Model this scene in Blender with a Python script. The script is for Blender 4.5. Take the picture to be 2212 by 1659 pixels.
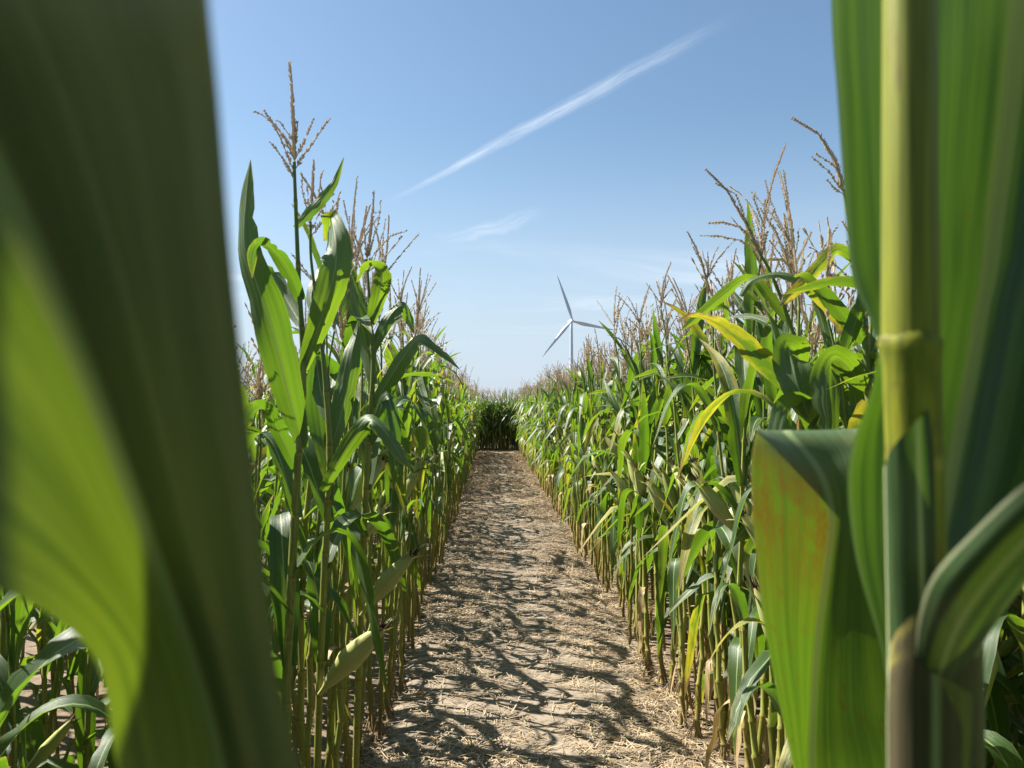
import bpy, math, random
import numpy as np
from mathutils import Vector, Matrix

for _o in list(bpy.data.objects):
    bpy.data.objects.remove(_o)
scene = bpy.context.scene
COL = scene.collection
R = math.radians
rng = random.Random(11)
nrng = np.random.default_rng(5)

# ------------------------------------------------------------------ camera
EYE = 1.65
FPX, PCX, PCY = 1671.0, 1106.0, 829.5          # focal length and centre in 2212-pixel-wide units
YAW, PITCH = R(1.47), R(1.63)
cam_d = bpy.data.cameras.new('camera')
cam_d.sensor_width = 36.0
cam_d.lens = 36.0 * FPX / 2212.0
cam_d.clip_start = 0.01
cam_d.clip_end = 20000
cam_d.dof.use_dof = True
cam_d.dof.focus_distance = 5.0
cam_d.dof.aperture_fstop = cam_d.lens / 2.7
cam = bpy.data.objects.new('camera', cam_d)
COL.objects.link(cam)
cam.location = (0, 0, EYE)
cam.rotation_euler = (R(90) + PITCH, 0, -YAW)
scene.camera = cam
_CM = Matrix.Translation(cam.location) @ cam.rotation_euler.to_matrix().to_4x4()

def at(px, py, d):
    """world point seen at photo position (px, py) of a 2212x1659 picture, d metres along the view axis"""
    return _CM @ Vector(((px - PCX) / FPX * d, -(py - PCY) / FPX * d, -d))

# ------------------------------------------------------------------ sun, sky, exposure
SUN_EL, SUN_LEFT = R(49.5), R(66)                # elevation; degrees to the left of the path direction (+Y)
SUN_DIR = Vector((-math.sin(SUN_LEFT) * math.cos(SUN_EL), math.cos(SUN_LEFT) * math.cos(SUN_EL), math.sin(SUN_EL)))
sun_d = bpy.data.lights.new('sun', 'SUN')
sun_d.energy = 5.0
sun_d.angle = R(0.53)
sun_d.color = (1.0, 0.95, 0.86)
sun = bpy.data.objects.new('sun', sun_d)
COL.objects.link(sun)
sun.rotation_euler = SUN_DIR.to_track_quat('Z', 'Y').to_euler()
sun.location = SUN_DIR * 50

scene.view_settings.view_transform = 'Standard'
scene.view_settings.look = 'None'
scene.view_settings.exposure = 1.52
scene.view_settings.gamma = 1.0
scene.view_settings.use_curve_mapping = False
scene.render.engine = 'CYCLES'
scene.cycles.use_denoising = True
scene.cycles.max_bounces = 8
scene.cycles.diffuse_bounces = 4
scene.cycles.glossy_bounces = 3
scene.cycles.transmission_bounces = 5
scene.cycles.transparent_max_bounces = 4
scene.cycles.sample_clamp_indirect = 6.0

class NT:
    """small node-tree helper"""
    def __init__(self, tree):
        self.t = tree
        tree.nodes.clear()
    def n(self, kind, **kw):
        nd = self.t.nodes.new(kind)
        ins = kw.pop('ins', {})
        for k, v in kw.items():
            setattr(nd, k, v)
        for k, v in ins.items():
            self.set(nd.inputs[k], v)
        return nd
    def set(self, sock, v):
        if isinstance(v, bpy.types.NodeSocket):
            self.t.links.new(v, sock)
        elif isinstance(v, bpy.types.Node):
            self.t.links.new(v.outputs[0], sock)
        else:
            if hasattr(sock, 'default_value'):
                dv = sock.default_value
                if hasattr(dv, '__len__') and len(dv) == 4 and len(v) == 3:
                    v = (*v, 1.0)
            sock.default_value = v
    def m(self, op, a, b=0.0, c=None, clamp=False):
        nd = self.t.nodes.new('ShaderNodeMath')
        nd.operation = op
        nd.use_clamp = clamp
        self.set(nd.inputs[0], a)
        self.set(nd.inputs[1], b)
        if c is not None:
            self.set(nd.inputs[2], c)
        return nd.outputs[0]
    def vm(self, op, a, b=(0, 0, 0)):
        nd = self.t.nodes.new('ShaderNodeVectorMath')
        nd.operation = op
        self.set(nd.inputs[0], a)
        self.set(nd.inputs[1], b)
        return nd.outputs['Value' if op in ('DOT_PRODUCT', 'LENGTH', 'DISTANCE') else 'Vector']
    def mix(self, f, a, b, blend='MIX'):
        nd = self.t.nodes.new('ShaderNodeMix')
        nd.data_type = 'RGBA'
        nd.blend_type = blend
        self.set(nd.inputs[0], f)
        self.set(nd.inputs[6], a)
        self.set(nd.inputs[7], b)
        return nd.outputs[2]
    def ss(self, x, lo, hi, a=0.0, b=1.0):
        nd = self.t.nodes.new('ShaderNodeMapRange')
        nd.interpolation_type = 'SMOOTHSTEP'
        for i, v in enumerate((x, lo, hi, a, b)):
            self.set(nd.inputs[i], v)
        return nd.outputs[0]
    def noise(self, vec, scale, detail=3.0, rough=0.5, dist=0.0):
        nd = self.t.nodes.new('ShaderNodeTexNoise')
        self.set(nd.inputs['Vector'], vec)
        nd.inputs['Scale'].default_value = scale
        nd.inputs['Detail'].default_value = detail
        nd.inputs['Roughness'].default_value = rough
        nd.inputs['Distortion'].default_value = dist
        return nd.outputs[0]

world = bpy.data.worlds.new('World')
scene.world = world
world.use_nodes = True
w = NT(world.node_tree)
SKY_STRENGTH = 0.056
sky = w.n('ShaderNodeTexSky', sky_type='NISHITA', sun_disc=False, sun_elevation=SUN_EL, sun_rotation=-SUN_LEFT,
          altitude=0.0, air_density=1.0, dust_density=1.0, ozone_density=1.3)
gen = w.n('ShaderNodeTexCoord').outputs['Generated']
def _dir(px, py):
    return (at(px, py, 1.0) - Vector((0, 0, EYE))).normalized()
# long thin cirrus trail along a great circle, and wisps lying in the same wind direction
_a, _b = _dir(850, 432), _dir(1560, 50)
_n = _a.cross(_b).normalized()
_t = (_b - _a).normalized()
wob = w.noise(gen, 9.0, 4.0, 0.6)
off = w.m('ADD', w.vm('DOT_PRODUCT', gen, tuple(_n)), w.m('MULTIPLY', w.m('SUBTRACT', wob, 0.5), 0.010))
off = w.m('SUBTRACT', off, w.m('MULTIPLY', 0.0, 1.0))
along = w.vm('DOT_PRODUCT', w.vm('SUBTRACT', gen, tuple(_a)), tuple(_t))
span = (_b - _a).dot(_t)
wid = w.m('ADD', 0.0020, w.m('MULTIPLY', w.ss(along, -0.02, span * 0.55), 0.0032))
core = w.ss(w.m('ABSOLUTE', off), w.m('MULTIPLY', wid, 2.2), 0.0)
fade = w.m('MULTIPLY', w.ss(along, -0.03, 0.10), w.ss(along, span * 1.08, span * 0.60))
fib = w.n('ShaderNodeCombineXYZ', ins={0: w.m('MULTIPLY', along, 9.0), 1: w.m('MULTIPLY', off, 120.0), 2: 0.0})
fibn = w.ss(w.noise(fib.outputs[0], 1.6, 5.0, 0.65), 0.28, 0.72)
trail = w.m('MULTIPLY', w.m('MULTIPLY', core, fade), w.m('ADD', 0.10, w.m('MULTIPLY', fibn, 0.32)))
# wisps: stretched noise in a plane high above
sep = w.n('ShaderNodeSeparateXYZ', ins={0: gen})
zz = w.m('MAXIMUM', sep.outputs[2], 0.06)
ux = w.m('DIVIDE', sep.outputs[0], zz)
uy = w.m('DIVIDE', sep.outputs[1], zz)
ca, sa = math.cos(R(35)), math.sin(R(35))
wu = w.m('ADD', w.m('MULTIPLY', ux, ca), w.m('MULTIPLY', uy, sa))
wv = w.m('SUBTRACT', w.m('MULTIPLY', uy, ca), w.m('MULTIPLY', ux, sa))
wc = w.n('ShaderNodeCombineXYZ', ins={0: w.m('MULTIPLY', wu, 0.55), 1: w.m('MULTIPLY', wv, 0.62), 2: 3.7})
wisp = w.ss(w.noise(wc.outputs[0], 1.0, 6.0, 0.58, 0.6), 0.46, 0.80)
big = w.ss(w.noise(w.n('ShaderNodeCombineXYZ', ins={0: w.m('MULTIPLY', ux, 0.22), 1: w.m('MULTIPLY', uy, 0.22), 2: 1.3}).outputs[0], 1.0, 2.0), 0.42, 0.62)
wisp = w.m('MULTIPLY', w.m('MULTIPLY', wisp, big), w.ss(sep.outputs[2], 0.06, 0.16, 0.0, 0.7))
# second fainter streak
_a2, _b2 = _dir(900, 528), _dir(1185, 462)
_n2 = _a2.cross(_b2).normalized()
_t2 = (_b2 - _a2).normalized()
sp2 = (_b2 - _a2).dot(_t2)
al2 = w.vm('DOT_PRODUCT', w.vm('SUBTRACT', gen, tuple(_a2)), tuple(_t2))
of2 = w.m('ADD', w.vm('DOT_PRODUCT', gen, tuple(_n2)), w.m('MULTIPLY', w.m('SUBTRACT', wob, 0.5), 0.05))
st2 = w.m('MULTIPLY', w.ss(w.m('ABSOLUTE', of2), 0.014, 0.0), w.m('MULTIPLY', w.ss(al2, 0.0, sp2 * 0.6), w.ss(al2, sp2 * 1.03, sp2 * 0.75)))
fib2 = w.n('ShaderNodeCombineXYZ', ins={0: w.m('MULTIPLY', al2, 9.0), 1: w.m('MULTIPLY', of2, 130.0), 2: 5.0})
st2 = w.m('MULTIPLY', st2, w.ss(w.noise(fib2.outputs[0], 1.5, 5.0, 0.6), 0.30, 0.75, 0.05, 0.38))
cl = w.m('MINIMUM', w.m('ADD', w.m('ADD', trail, wisp), st2), 0.85)
hazeband = w.ss(sep.outputs[2], 0.36, -0.02, 0.0, 0.88)
skyc = w.mix(1.0, sky.outputs[0], (0.87, 0.98, 0.98, 1.0), 'MULTIPLY')
c0 = w.mix(hazeband, skyc, (4.1, 4.75, 5.7))
col = w.mix(cl, c0, (7.2, 7.6, 8.1))
bg = w.n('ShaderNodeBackground', ins={'Color': col, 'Strength': SKY_STRENGTH})
wo = w.n('ShaderNodeOutputWorld', ins={'Surface': bg})

# ------------------------------------------------------------------ materials
def new_mat(name):
    m = bpy.data.materials.new(name)
    m.use_nodes = True
    return m, NT(m.node_tree)

def rnd_socket(t):
    a = t.n('ShaderNodeAttribute', attribute_name='tint', attribute_type='GEOMETRY').outputs['Fac']
    o = t.n('ShaderNodeObjectInfo').outputs['Random']
    return t.m('FRACT', t.m('ADD', a, o))

def leaf_material(name, yellow=0.0, rust=0.0, dry=0.0, rim=0.0, near=False, through=0.34, olive=0.0, fixed=None, bands=0.0, sheath=False):
    m, t = new_mat(name)
    uv = t.n('ShaderNodeUVMap').outputs[0]
    s = t.n('ShaderNodeSeparateXYZ', ins={0: uv})
    u, v = s.outputs[0], s.outputs[1]
    rnd = rnd_socket(t) if fixed is None else t.n('ShaderNodeValue').outputs[0]
    if fixed is not None:
        rnd.default_value = fixed
    r2 = t.m('FRACT', t.m('MULTIPLY', rnd, 7.31))
    r3 = t.m('FRACT', t.m('MULTIPLY', rnd, 23.7))
    du = t.m('ABSOLUTE', t.m('SUBTRACT', u, 0.5))
    vein_c = t.n('ShaderNodeCombineXYZ', ins={0: t.m('MULTIPLY', u, 34.0), 1: t.m('MULTIPLY', v, 1.4), 2: t.m('MULTIPLY', rnd, 40)})
    vein = t.noise(vein_c.outputs[0], 1.0, 3.0, 0.6)
    vein_f = t.n('ShaderNodeCombineXYZ', ins={0: t.m('MULTIPLY', u, 150.0 if near else 80.0), 1: t.m('MULTIPLY', v, 1.2), 2: t.m('MULTIPLY', rnd, 11)})
    veinf = t.noise(vein_f.outputs[0], 1.0, 1.0, 0.5)
    blot_c = t.n('ShaderNodeCombineXYZ', ins={0: t.m('MULTIPLY', u, 3.0), 1: t.m('MULTIPLY', v, 14.0), 2: t.m('MULTIPLY', rnd, 60)})
    blot = t.noise(blot_c.outputs[0], 1.0, 4.0, 0.6)
    mid = t.ss(du, 0.045, 0.012)
    # body colour
    dark, mid_g, light = (0.016, 0.042, 0.016), (0.030, 0.068, 0.018), (0.058, 0.102, 0.024)
    g = t.mix(r2, dark, mid_g)
    g = t.mix(t.ss(vein, 0.35, 0.75), g, light)
    g = t.mix(t.m('MULTIPLY', t.ss(veinf, 0.5, 0.75), 0.35), g, (0.13, 0.19, 0.06))
    tr = t.mix(r2, (0.13, 0.29, 0.010), (0.26, 0.42, 0.015))
    tr = t.mix(t.m('MULTIPLY', t.ss(vein, 0.62, 0.30), 0.55), tr, (0.10, 0.25, 0.008))
    if olive > 0:
        # towards its base a blade is thicker, paler and browner
        of = t.m('MULTIPLY', t.ss(v, 0.95, 0.10, 0.55, 1.0), olive)
        g = t.mix(of, g, t.mix(t.ss(vein, 0.3, 0.7), (0.12, 0.105, 0.050), (0.20, 0.17, 0.09)))
        shaded_half = t.ss(u, 0.44, 0.62)  # shaded half of the blade: its olive-brown shade is painted into the colour
        g = t.mix(t.m('MULTIPLY', shaded_half, 0.75), g, t.mix(t.ss(vein, 0.3, 0.7), (0.17, 0.145, 0.080), (0.27, 0.23, 0.135)))
        tr = t.mix(t.m('MULTIPLY', of, 0.20), tr, (0.36, 0.34, 0.02))
        tr = t.mix(t.m('MULTIPLY', shaded_half, 0.85), tr, (0.25, 0.20, 0.04))
        groove_shade = t.m('MULTIPLY', t.ss(u, 0.47, 0.53), t.ss(u, 0.70, 0.56))  # shading of the midrib groove, painted as a dark brown band
        g = t.mix(t.m('MULTIPLY', groove_shade, 0.75), g, (0.055, 0.032, 0.014))
        tr = t.mix(t.m('MULTIPLY', groove_shade, 0.8), tr, (0.05, 0.035, 0.004))
    if bands > 0:
        bandn = t.noise(t.n('ShaderNodeCombineXYZ', ins={0: t.m('MULTIPLY', u, 11.0), 1: t.m('MULTIPLY', v, 1.1), 2: 4.0}).outputs[0], 1.0, 3.0, 0.55)
        bf = t.ss(bandn, 0.42, 0.62, 0.0, bands)
        g = t.mix(bf, g, (0.012, 0.032, 0.014))
        tr = t.mix(bf, tr, (0.025, 0.10, 0.006))
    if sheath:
        g = t.mix(0.75, g, t.mix(t.ss(vein, 0.3, 0.7), (0.055, 0.036, 0.024), (0.095, 0.062, 0.040)))  # brown darkening puts the shade on the sheath into its colour
    # yellowing towards the tip and margins of some leaves
    age = t.m('ADD', t.m('ADD', t.m('MULTIPLY', t.ss(r3, 0.80, 1.0), 0.65), yellow),
              t.m('MULTIPLY', t.m('SUBTRACT', blot, 0.5), 1.2))
    age = t.m('ADD', age, t.m('MULTIPLY', t.m('SUBTRACT', t.m('ADD', v, t.m('MULTIPLY', du, 0.9)), 0.95), 1.1))
    yel = t.ss(age, 0.05, 0.75)
    g = t.mix(yel, g, (0.27, 0.24, 0.035))
    tr = t.mix(yel, tr, (0.62, 0.55, 0.03))
    tip = t.ss(t.m('ADD', age, t.m('MULTIPLY', t.ss(v, 0.80, 1.0), 0.5)), 0.75, 1.15)
    g = t.mix(tip, g, (0.24, 0.15, 0.075))
    tr = t.mix(tip, tr, (0.25, 0.15, 0.05))
    # rust specks
    spot = t.noise(t.n('ShaderNodeCombineXYZ', ins={0: t.m('MULTIPLY', u, 20.0), 1: t.m('MULTIPLY', v, 46.0), 2: t.m('MULTIPLY', rnd, 91)}).outputs[0], 1.0, 2.0, 0.6)
    sp = t.m('MULTIPLY', t.ss(t.m('ADD', spot, rust * 0.10), 0.70, 0.80), 0.8)
    if rust > 0:
        band = t.m('MULTIPLY', t.m('MULTIPLY', t.ss(v, 0.30, 0.50), t.ss(v, 0.72, 0.60)), t.ss(u, 0.62, 0.45))
        patch = t.ss(t.m('ADD', t.m('MULTIPLY', blot, 0.8), t.m('MULTIPLY', vein, 0.7)), 0.50, 0.82)
        mott = t.noise(t.n('ShaderNodeCombineXYZ', ins={0: t.m('MULTIPLY', u, 60.0), 1: t.m('MULTIPLY', v, 70.0), 2: 9.0}).outputs[0], 1.0, 4.0, 0.7)
        sp = t.m('MAXIMUM', sp, t.m('MULTIPLY', t.m('MULTIPLY', patch, band), t.m('MULTIPLY', t.ss(mott, 0.30, 0.60, 0.35, 1.0), rust)))
    g = t.mix(sp, g, (0.12, 0.060, 0.014))
    tr = t.mix(sp, tr, (0.25, 0.10, 0.008))
    # pale midrib and margin
    g = t.mix(t.m('MULTIPLY', mid, 0.75), g, (0.30, 0.36, 0.15))
    tr = t.mix(t.m('MULTIPLY', mid, 0.6), tr, (0.42, 0.52, 0.10))
    edge = t.ss(du, 0.485 - rim, 0.497 - rim * 0.6)
    g = t.mix(t.m('MULTIPLY', edge, 0.8 if rim > 0 else 0.35), g, (0.48, 0.50, 0.30))
    if dry > 0:
        dcol = t.mix(t.ss(vein, 0.3, 0.7), (0.30, 0.19, 0.09), (0.50, 0.38, 0.20))
        g = t.mix(dry, g, dcol)
        tr = t.mix(dry, tr, (0.45, 0.27, 0.10))
    # under side is duller and greyer
    back = t.n('ShaderNodeNewGeometry').outputs['Backfacing']
    g = t.mix(t.m('MULTIPLY', back, 0.35), g, (0.12, 0.17, 0.07))
    bump_h = t.m('ADD', t.m('MULTIPLY', vein, 0.6), t.m('MULTIPLY', veinf, 0.45))
    bump = t.n('ShaderNodeBump', ins={'Strength': 0.35 if near else 0.5, 'Distance': 0.0025 if near else 0.003, 'Height': bump_h})
    p = t.n('ShaderNodeBsdfPrincipled', ins={'Base Color': g, 'Normal': bump.outputs[0]})
    t.set(p.inputs['Roughness'], t.m('ADD', 0.34, t.m('MULTIPLY', blot, 0.24)))
    p.inputs['Specular IOR Level'].default_value = 0.5
    tl = t.n('ShaderNodeBsdfTranslucent', ins={'Color': tr, 'Normal': bump.outputs[0]})
    fac = through * (1.0 - 0.5 * dry)
    ms = t.n('ShaderNodeMixShader', ins={0: t.m('MULTIPLY', t.m('SUBTRACT', 1.0, t.m('MULTIPLY', mid, 0.55)), fac), 1: p.outputs[0], 2: tl.outputs[0]})
    t.n('ShaderNodeOutputMaterial', ins={'Surface': ms})
    return m

def stalk_material(name, near=False, ripe=0.0):
    m, t = new_mat(name)
    uv = t.n('ShaderNodeUVMap').outputs[0]
    s = t.n('ShaderNodeSeparateXYZ', ins={0: uv})
    u, v = s.outputs[0], s.outputs[1]
    obj = t.n('ShaderNodeTexCoord').outputs['Object']
    z = t.n('ShaderNodeSeparateXYZ', ins={0: obj}).outputs[2]
    rnd = rnd_socket(t)
    fr = t.m('FRACT', v)
    streak = t.noise(t.n('ShaderNodeCombineXYZ', ins={0: t.m('MULTIPLY', u, 22.0), 1: t.m('MULTIPLY', v, 2.2), 2: t.m('MULTIPLY', rnd, 37)}).outputs[0], 1.0, 3.0, 0.6)
    blot = t.noise(t.n('ShaderNodeCombineXYZ', ins={0: t.m('MULTIPLY', u, 3.0), 1: t.m('MULTIPLY', v, 4.0), 2: t.m('MULTIPLY', rnd, 53)}).outputs[0], 1.0, 4.0, 0.65)
    c = t.mix(rnd, (0.12, 0.155, 0.026), (0.21, 0.215, 0.042))
    c = t.mix(t.ss(streak, 0.35, 0.7), c, (0.27, 0.275, 0.068))
    c = t.mix(t.ss(t.m('ADD', z, t.m('MULTIPLY', t.m('SUBTRACT', blot, 0.5), 0.5)), 1.45, 2.0), c, (0.10, 0.16, 0.035))
    if ripe > 0:
        c = t.mix(ripe, c, t.mix(t.ss(streak, 0.3, 0.7), (0.105, 0.125, 0.011), (0.21, 0.22, 0.014)))
    base = t.ss(t.m('ADD', z, t.m('MULTIPLY', t.m('SUBTRACT', blot, 0.5), 0.7)), 0.42, 0.02)
    c = t.mix(t.m('MULTIPLY', base, 0.7), c, (0.19, 0.125, 0.045))
    c = t.mix(t.m('MULTIPLY', t.ss(blot, 0.56, 0.72), 0.65), c, (0.13, 0.075, 0.03))
    node = t.m('MAXIMUM', t.ss(fr, 0.05, 0.015), t.ss(fr, 0.975, 0.995))
    c = t.mix(t.m('MULTIPLY', node, 0.7), c, (0.28, 0.24, 0.04))
    c = t.mix(t.m('MULTIPLY', t.ss(fr, 0.10, 0.05), t.m('MULTIPLY', t.ss(fr, 0.02, 0.05), 0.5)), c, (0.12, 0.09, 0.03))
    bump = t.n('ShaderNodeBump', ins={'Strength': 0.4, 'Distance': 0.001 if near else 0.002, 'Height': streak})
    p = t.n('ShaderNodeBsdfPrincipled', ins={'Base Color': c, 'Normal': bump.outputs[0], 'Roughness': 0.55})
    p.inputs['Specular IOR Level'].default_value = 0.3
    t.n('ShaderNodeOutputMaterial', ins={'Surface': p})
    return m

def husk_material(name):
    m, t = new_mat(name)
    s = t.n('ShaderNodeSeparateXYZ', ins={0: t.n('ShaderNodeUVMap').outputs[0]})
    u, v = s.outputs[0], s.outputs[1]
    rnd = rnd_socket(t)
    streak = t.noise(t.n('ShaderNodeCombineXYZ', ins={0: t.m('MULTIPLY', u, 40.0), 1: t.m('MULTIPLY', v, 1.5), 2: t.m('MULTIPLY', rnd, 37)}).outputs[0], 1.0, 3.0, 0.6)
    blot = t.noise(t.n('ShaderNodeCombineXYZ', ins={0: t.m('MULTIPLY', u, 5.0), 1: t.m('MULTIPLY', v, 5.0), 2: t.m('MULTIPLY', rnd, 71)}).outputs[0], 1.0, 4.0, 0.6)
    c = t.mix(rnd, (0.24, 0.29, 0.055), (0.40, 0.40, 0.12))
    c = t.mix(t.ss(streak, 0.35, 0.7), c, (0.42, 0.44, 0.20))
    c = t.mix(t.m('MULTIPLY', t.ss(blot, 0.60, 0.75), 0.55), c, (0.28, 0.18, 0.06))
    c = t.mix(t.m('MULTIPLY', t.ss(v, 0.85, 1.0), 0.6), c, (0.42, 0.33, 0.17))
    bump = t.n('ShaderNodeBump', ins={'Strength': 0.6, 'Distance': 0.002, 'Height': streak})
    p = t.n('ShaderNodeBsdfPrincipled', ins={'Base Color': c, 'Normal': bump.outputs[0], 'Roughness': 0.5})
    tl = t.n('ShaderNodeBsdfTranslucent', ins={'Color': (0.4, 0.45, 0.06, 1)})
    ms = t.n('ShaderNodeMixShader', ins={0: 0.12, 1: p.outputs[0], 2: tl.outputs[0]})
    t.n('ShaderNodeOutputMaterial', ins={'Surface': ms})
    return m

def simple_material(name, c1, c2, scale=30.0, rough=0.8, coord='Object', bump=0.0):
    m, t = new_mat(name)
    rnd = rnd_socket(t)
    co = t.n('ShaderNodeTexCoord').outputs[coord]
    nz = t.noise(co, scale, 3.0, 0.6)
    f = t.m('ADD', t.m('MULTIPLY', t.ss(nz, 0.3, 0.7), 0.5), t.m('MULTIPLY', rnd, 0.5))
    p = t.n('ShaderNodeBsdfPrincipled', ins={'Base Color': t.mix(f, c1, c2), 'Roughness': rough})
    if bump > 0:
        b = t.n('ShaderNodeBump', ins={'Strength': 0.5, 'Distance': bump, 'Height': nz})
        t.set(p.inputs['Normal'], b.outputs[0])
    t.n('ShaderNodeOutputMaterial', ins={'Surface': p})
    return m

def tassel_material(name):
    m, t = new_mat(name)
    rnd = rnd_socket(t)
    nz = t.noise(t.n('ShaderNodeTexCoord').outputs['Object'], 60.0, 3.0, 0.6)
    c = t.mix(t.m('ADD', t.m('MULTIPLY', t.ss(nz, 0.3, 0.7), 0.6), t.m('MULTIPLY', rnd, 0.4)), (0.38, 0.32, 0.22), (0.66, 0.57, 0.42))
    p = t.n('ShaderNodeBsdfPrincipled', ins={'Base Color': c, 'Roughness': 0.75})
    tl = t.n('ShaderNodeBsdfTranslucent', ins={'Color': (0.62, 0.50, 0.36)})
    t.n('ShaderNodeOutputMaterial', ins={'Surface': t.n('ShaderNodeMixShader', ins={0: 0.42, 1: p.outputs[0], 2: tl.outputs[0]})})
    return m

def soil_material(name, c_dark, c_mid, c_light, straw=0.0):
    m, t = new_mat(name)
    co = t.n('ShaderNodeTexCoord').outputs['Object']
    n1 = t.noise(co, 1.6, 4.0, 0.6)
    n2 = t.noise(co, 22.0, 5.0, 0.7)
    n3 = t.noise(co, 140.0, 3.0, 0.7)
    c = t.mix(t.ss(n1, 0.3, 0.7), c_mid, c_light)
    c = t.mix(t.m('MULTIPLY', t.ss(n2, 0.55, 0.35), 0.6), c, c_dark)
    c = t.mix(t.m('MULTIPLY', t.ss(n3, 0.58, 0.75), 0.45), c, (0.42, 0.35, 0.25))
    if straw > 0:
        s = t.n('ShaderNodeSeparateXYZ', ins={0: co})
        sc = t.n('ShaderNodeCombineXYZ', ins={0: t.m('MULTIPLY', s.outputs[0], 26.0), 1: t.m('MULTIPLY', s.outputs[1], 42.0), 2: 0.0})
        sn = t.noise(sc.outputs[0], 1.0, 4.0, 0.75, 1.5)
        far = t.ss(s.outputs[1], 8.0, 16.0)
        c = t.mix(t.m('MULTIPLY', t.m('MULTIPLY', t.ss(sn, 0.45, 0.65), far), straw), c, (0.36, 0.265, 0.145))
    h = t.m('ADD', t.m('MULTIPLY', n2, 0.7), t.m('MULTIPLY', n3, 0.3))
    b = t.n('ShaderNodeBump', ins={'Strength': 0.7, 'Distance': 0.012, 'Height': h})
    p = t.n('ShaderNodeBsdfPrincipled', ins={'Base Color': c, 'Roughness': 0.93, 'Normal': b.outputs[0]})
    p.inputs['Specular IOR Level'].default_value = 0.2
    t.n('ShaderNodeOutputMaterial', ins={'Surface': p})
    return m

M_LEAF = leaf_material('corn_leaf')
M_LEAF_YEL = leaf_material('corn_leaf_yellowing', yellow=0.75)
M_LEAF_NEAR = leaf_material('corn_leaf_close', near=True)
M_LEAF_RIM = leaf_material('corn_leaf_close_pale_margin', near=True, rim=0.035, through=0.17, fixed=0.30, bands=0.8, yellow=-0.6)
M_LEAF_THICK = leaf_material('corn_leaf_base_thick', near=True, through=0.20, olive=0.95, fixed=0.27, bands=0.45, yellow=-0.6)
M_SHEATH_SHADE = leaf_material('corn_leaf_sheath_painted_shade', near=True, rim=0.012, through=0.03, olive=0.0, fixed=0.35, bands=0.4, sheath=True)
M_LEAF_RUST = leaf_material('corn_leaf_close_rusty', near=True, rust=0.85, rim=0.004, yellow=0.05, fixed=0.22, through=0.25, bands=0.35)
M_LEAF_LOW = leaf_material('corn_leaf_close_dark', near=True, rim=0.045, through=0.05, fixed=0.35, bands=0.9, yellow=-0.6)
M_LEAF_DRY = leaf_material('corn_leaf_dry', dry=0.92)
M_STALK = stalk_material('corn_stalk')
M_STALK_NEAR = stalk_material('corn_stalk_close', near=True)
M_STALK_CLOSE = stalk_material('corn_stalk_before_lens', near=True, ripe=0.95)
M_HUSK = husk_material('corn_husk')
M_ROOT = simple_material('corn_root', (0.16, 0.09, 0.05), (0.34, 0.25, 0.14), 40.0, 0.85)
M_SILK = simple_material('corn_silk', (0.035, 0.018, 0.010), (0.11, 0.045, 0.022), 90.0, 0.9)
M_TASSEL = tassel_material('corn_tassel')
M_STRAW = simple_material('straw', (0.24, 0.16, 0.085), (0.52, 0.415, 0.27), 6.0, 0.6)
M_SOIL = soil_material('field_soil', (0.07, 0.050, 0.034), (0.15, 0.110, 0.075), (0.21, 0.16, 0.11))
M_PATH = soil_material('path_soil', (0.105, 0.080, 0.056), (0.205, 0.166, 0.122), (0.262, 0.217, 0.165), straw=0.8)
M_WHITE_HAZED = simple_material('turbine_white_haze_tinted', (0.38, 0.47, 0.56), (0.42, 0.51, 0.60), 0.05, 0.45)  # white paint with the blue of distance haze and shade mixed into the colour

# ------------------------------------------------------------------ mesh pieces (numpy)
class Piece:
    """vertices, quads, triangles and one uv per vertex"""
    def __init__(self, v, q=None, t=None, uv=None, mat=0):
        self.v = np.asarray(v, dtype=np.float64).reshape(-1, 3)
        self.q = np.asarray(q if q is not None else [], dtype=np.int64).reshape(-1, 4)
        self.t = np.asarray(t if t is not None else [], dtype=np.int64).reshape(-1, 3)
        self.uv = np.asarray(uv if uv is not None else np.zeros((len(self.v), 2)), dtype=np.float64).reshape(-1, 2)
        self.mat = mat
    def moved(self, mat4):
        m = np.array(mat4)
        return Piece(self.v @ m[:3, :3].T + m[:3, 3], self.q, self.t, self.uv, self.mat)

def merge(pieces):
    vs, qs, ts, us, k = [], [], [], [], 0
    for p in pieces:
        vs.append(p.v); qs.append(p.q + k); ts.append(p.t + k); us.append(p.uv)
        k += len(p.v)
    return Piece(np.concatenate(vs), np.concatenate(qs), np.concatenate(ts), np.concatenate(us))

def to_mesh(name, p, mats, smooth=True, qmat=None, tmat=None, tint=None):
    me = bpy.data.meshes.new(name)
    nq, nt_ = len(p.q), len(p.t)
    me.vertices.add(len(p.v))
    me.vertices.foreach_set('co', p.v.astype(np.float32).ravel())
    loops = np.concatenate([p.q.ravel(), p.t.ravel()]).astype(np.int32)
    me.loops.add(len(loops))
    me.loops.foreach_set('vertex_index', loops)
    starts = np.concatenate([np.arange(nq) * 4, nq * 4 + np.arange(nt_) * 3]).astype(np.int32)
    me.polygons.add(nq + nt_)
    me.polygons.foreach_set('loop_start', starts)
    me.polygons.foreach_set('use_smooth', np.full(nq + nt_, smooth, dtype=bool))
    for m in mats:
        me.materials.append(m)
    if qmat is not None:
        me.polygons.foreach_set('material_index', np.concatenate([qmat, tmat]).astype(np.int32))
    uvl = me.uv_layers.new(name='UVMap')
    uvl.data.foreach_set('uv', p.uv[loops].astype(np.float32).ravel())
    if tint is not None:
        at_ = me.attributes.new('tint', 'FLOAT', 'POINT')
        at_.data.foreach_set('value', tint.astype(np.float32))
    me.update(calc_edges=True)
    return me

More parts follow.
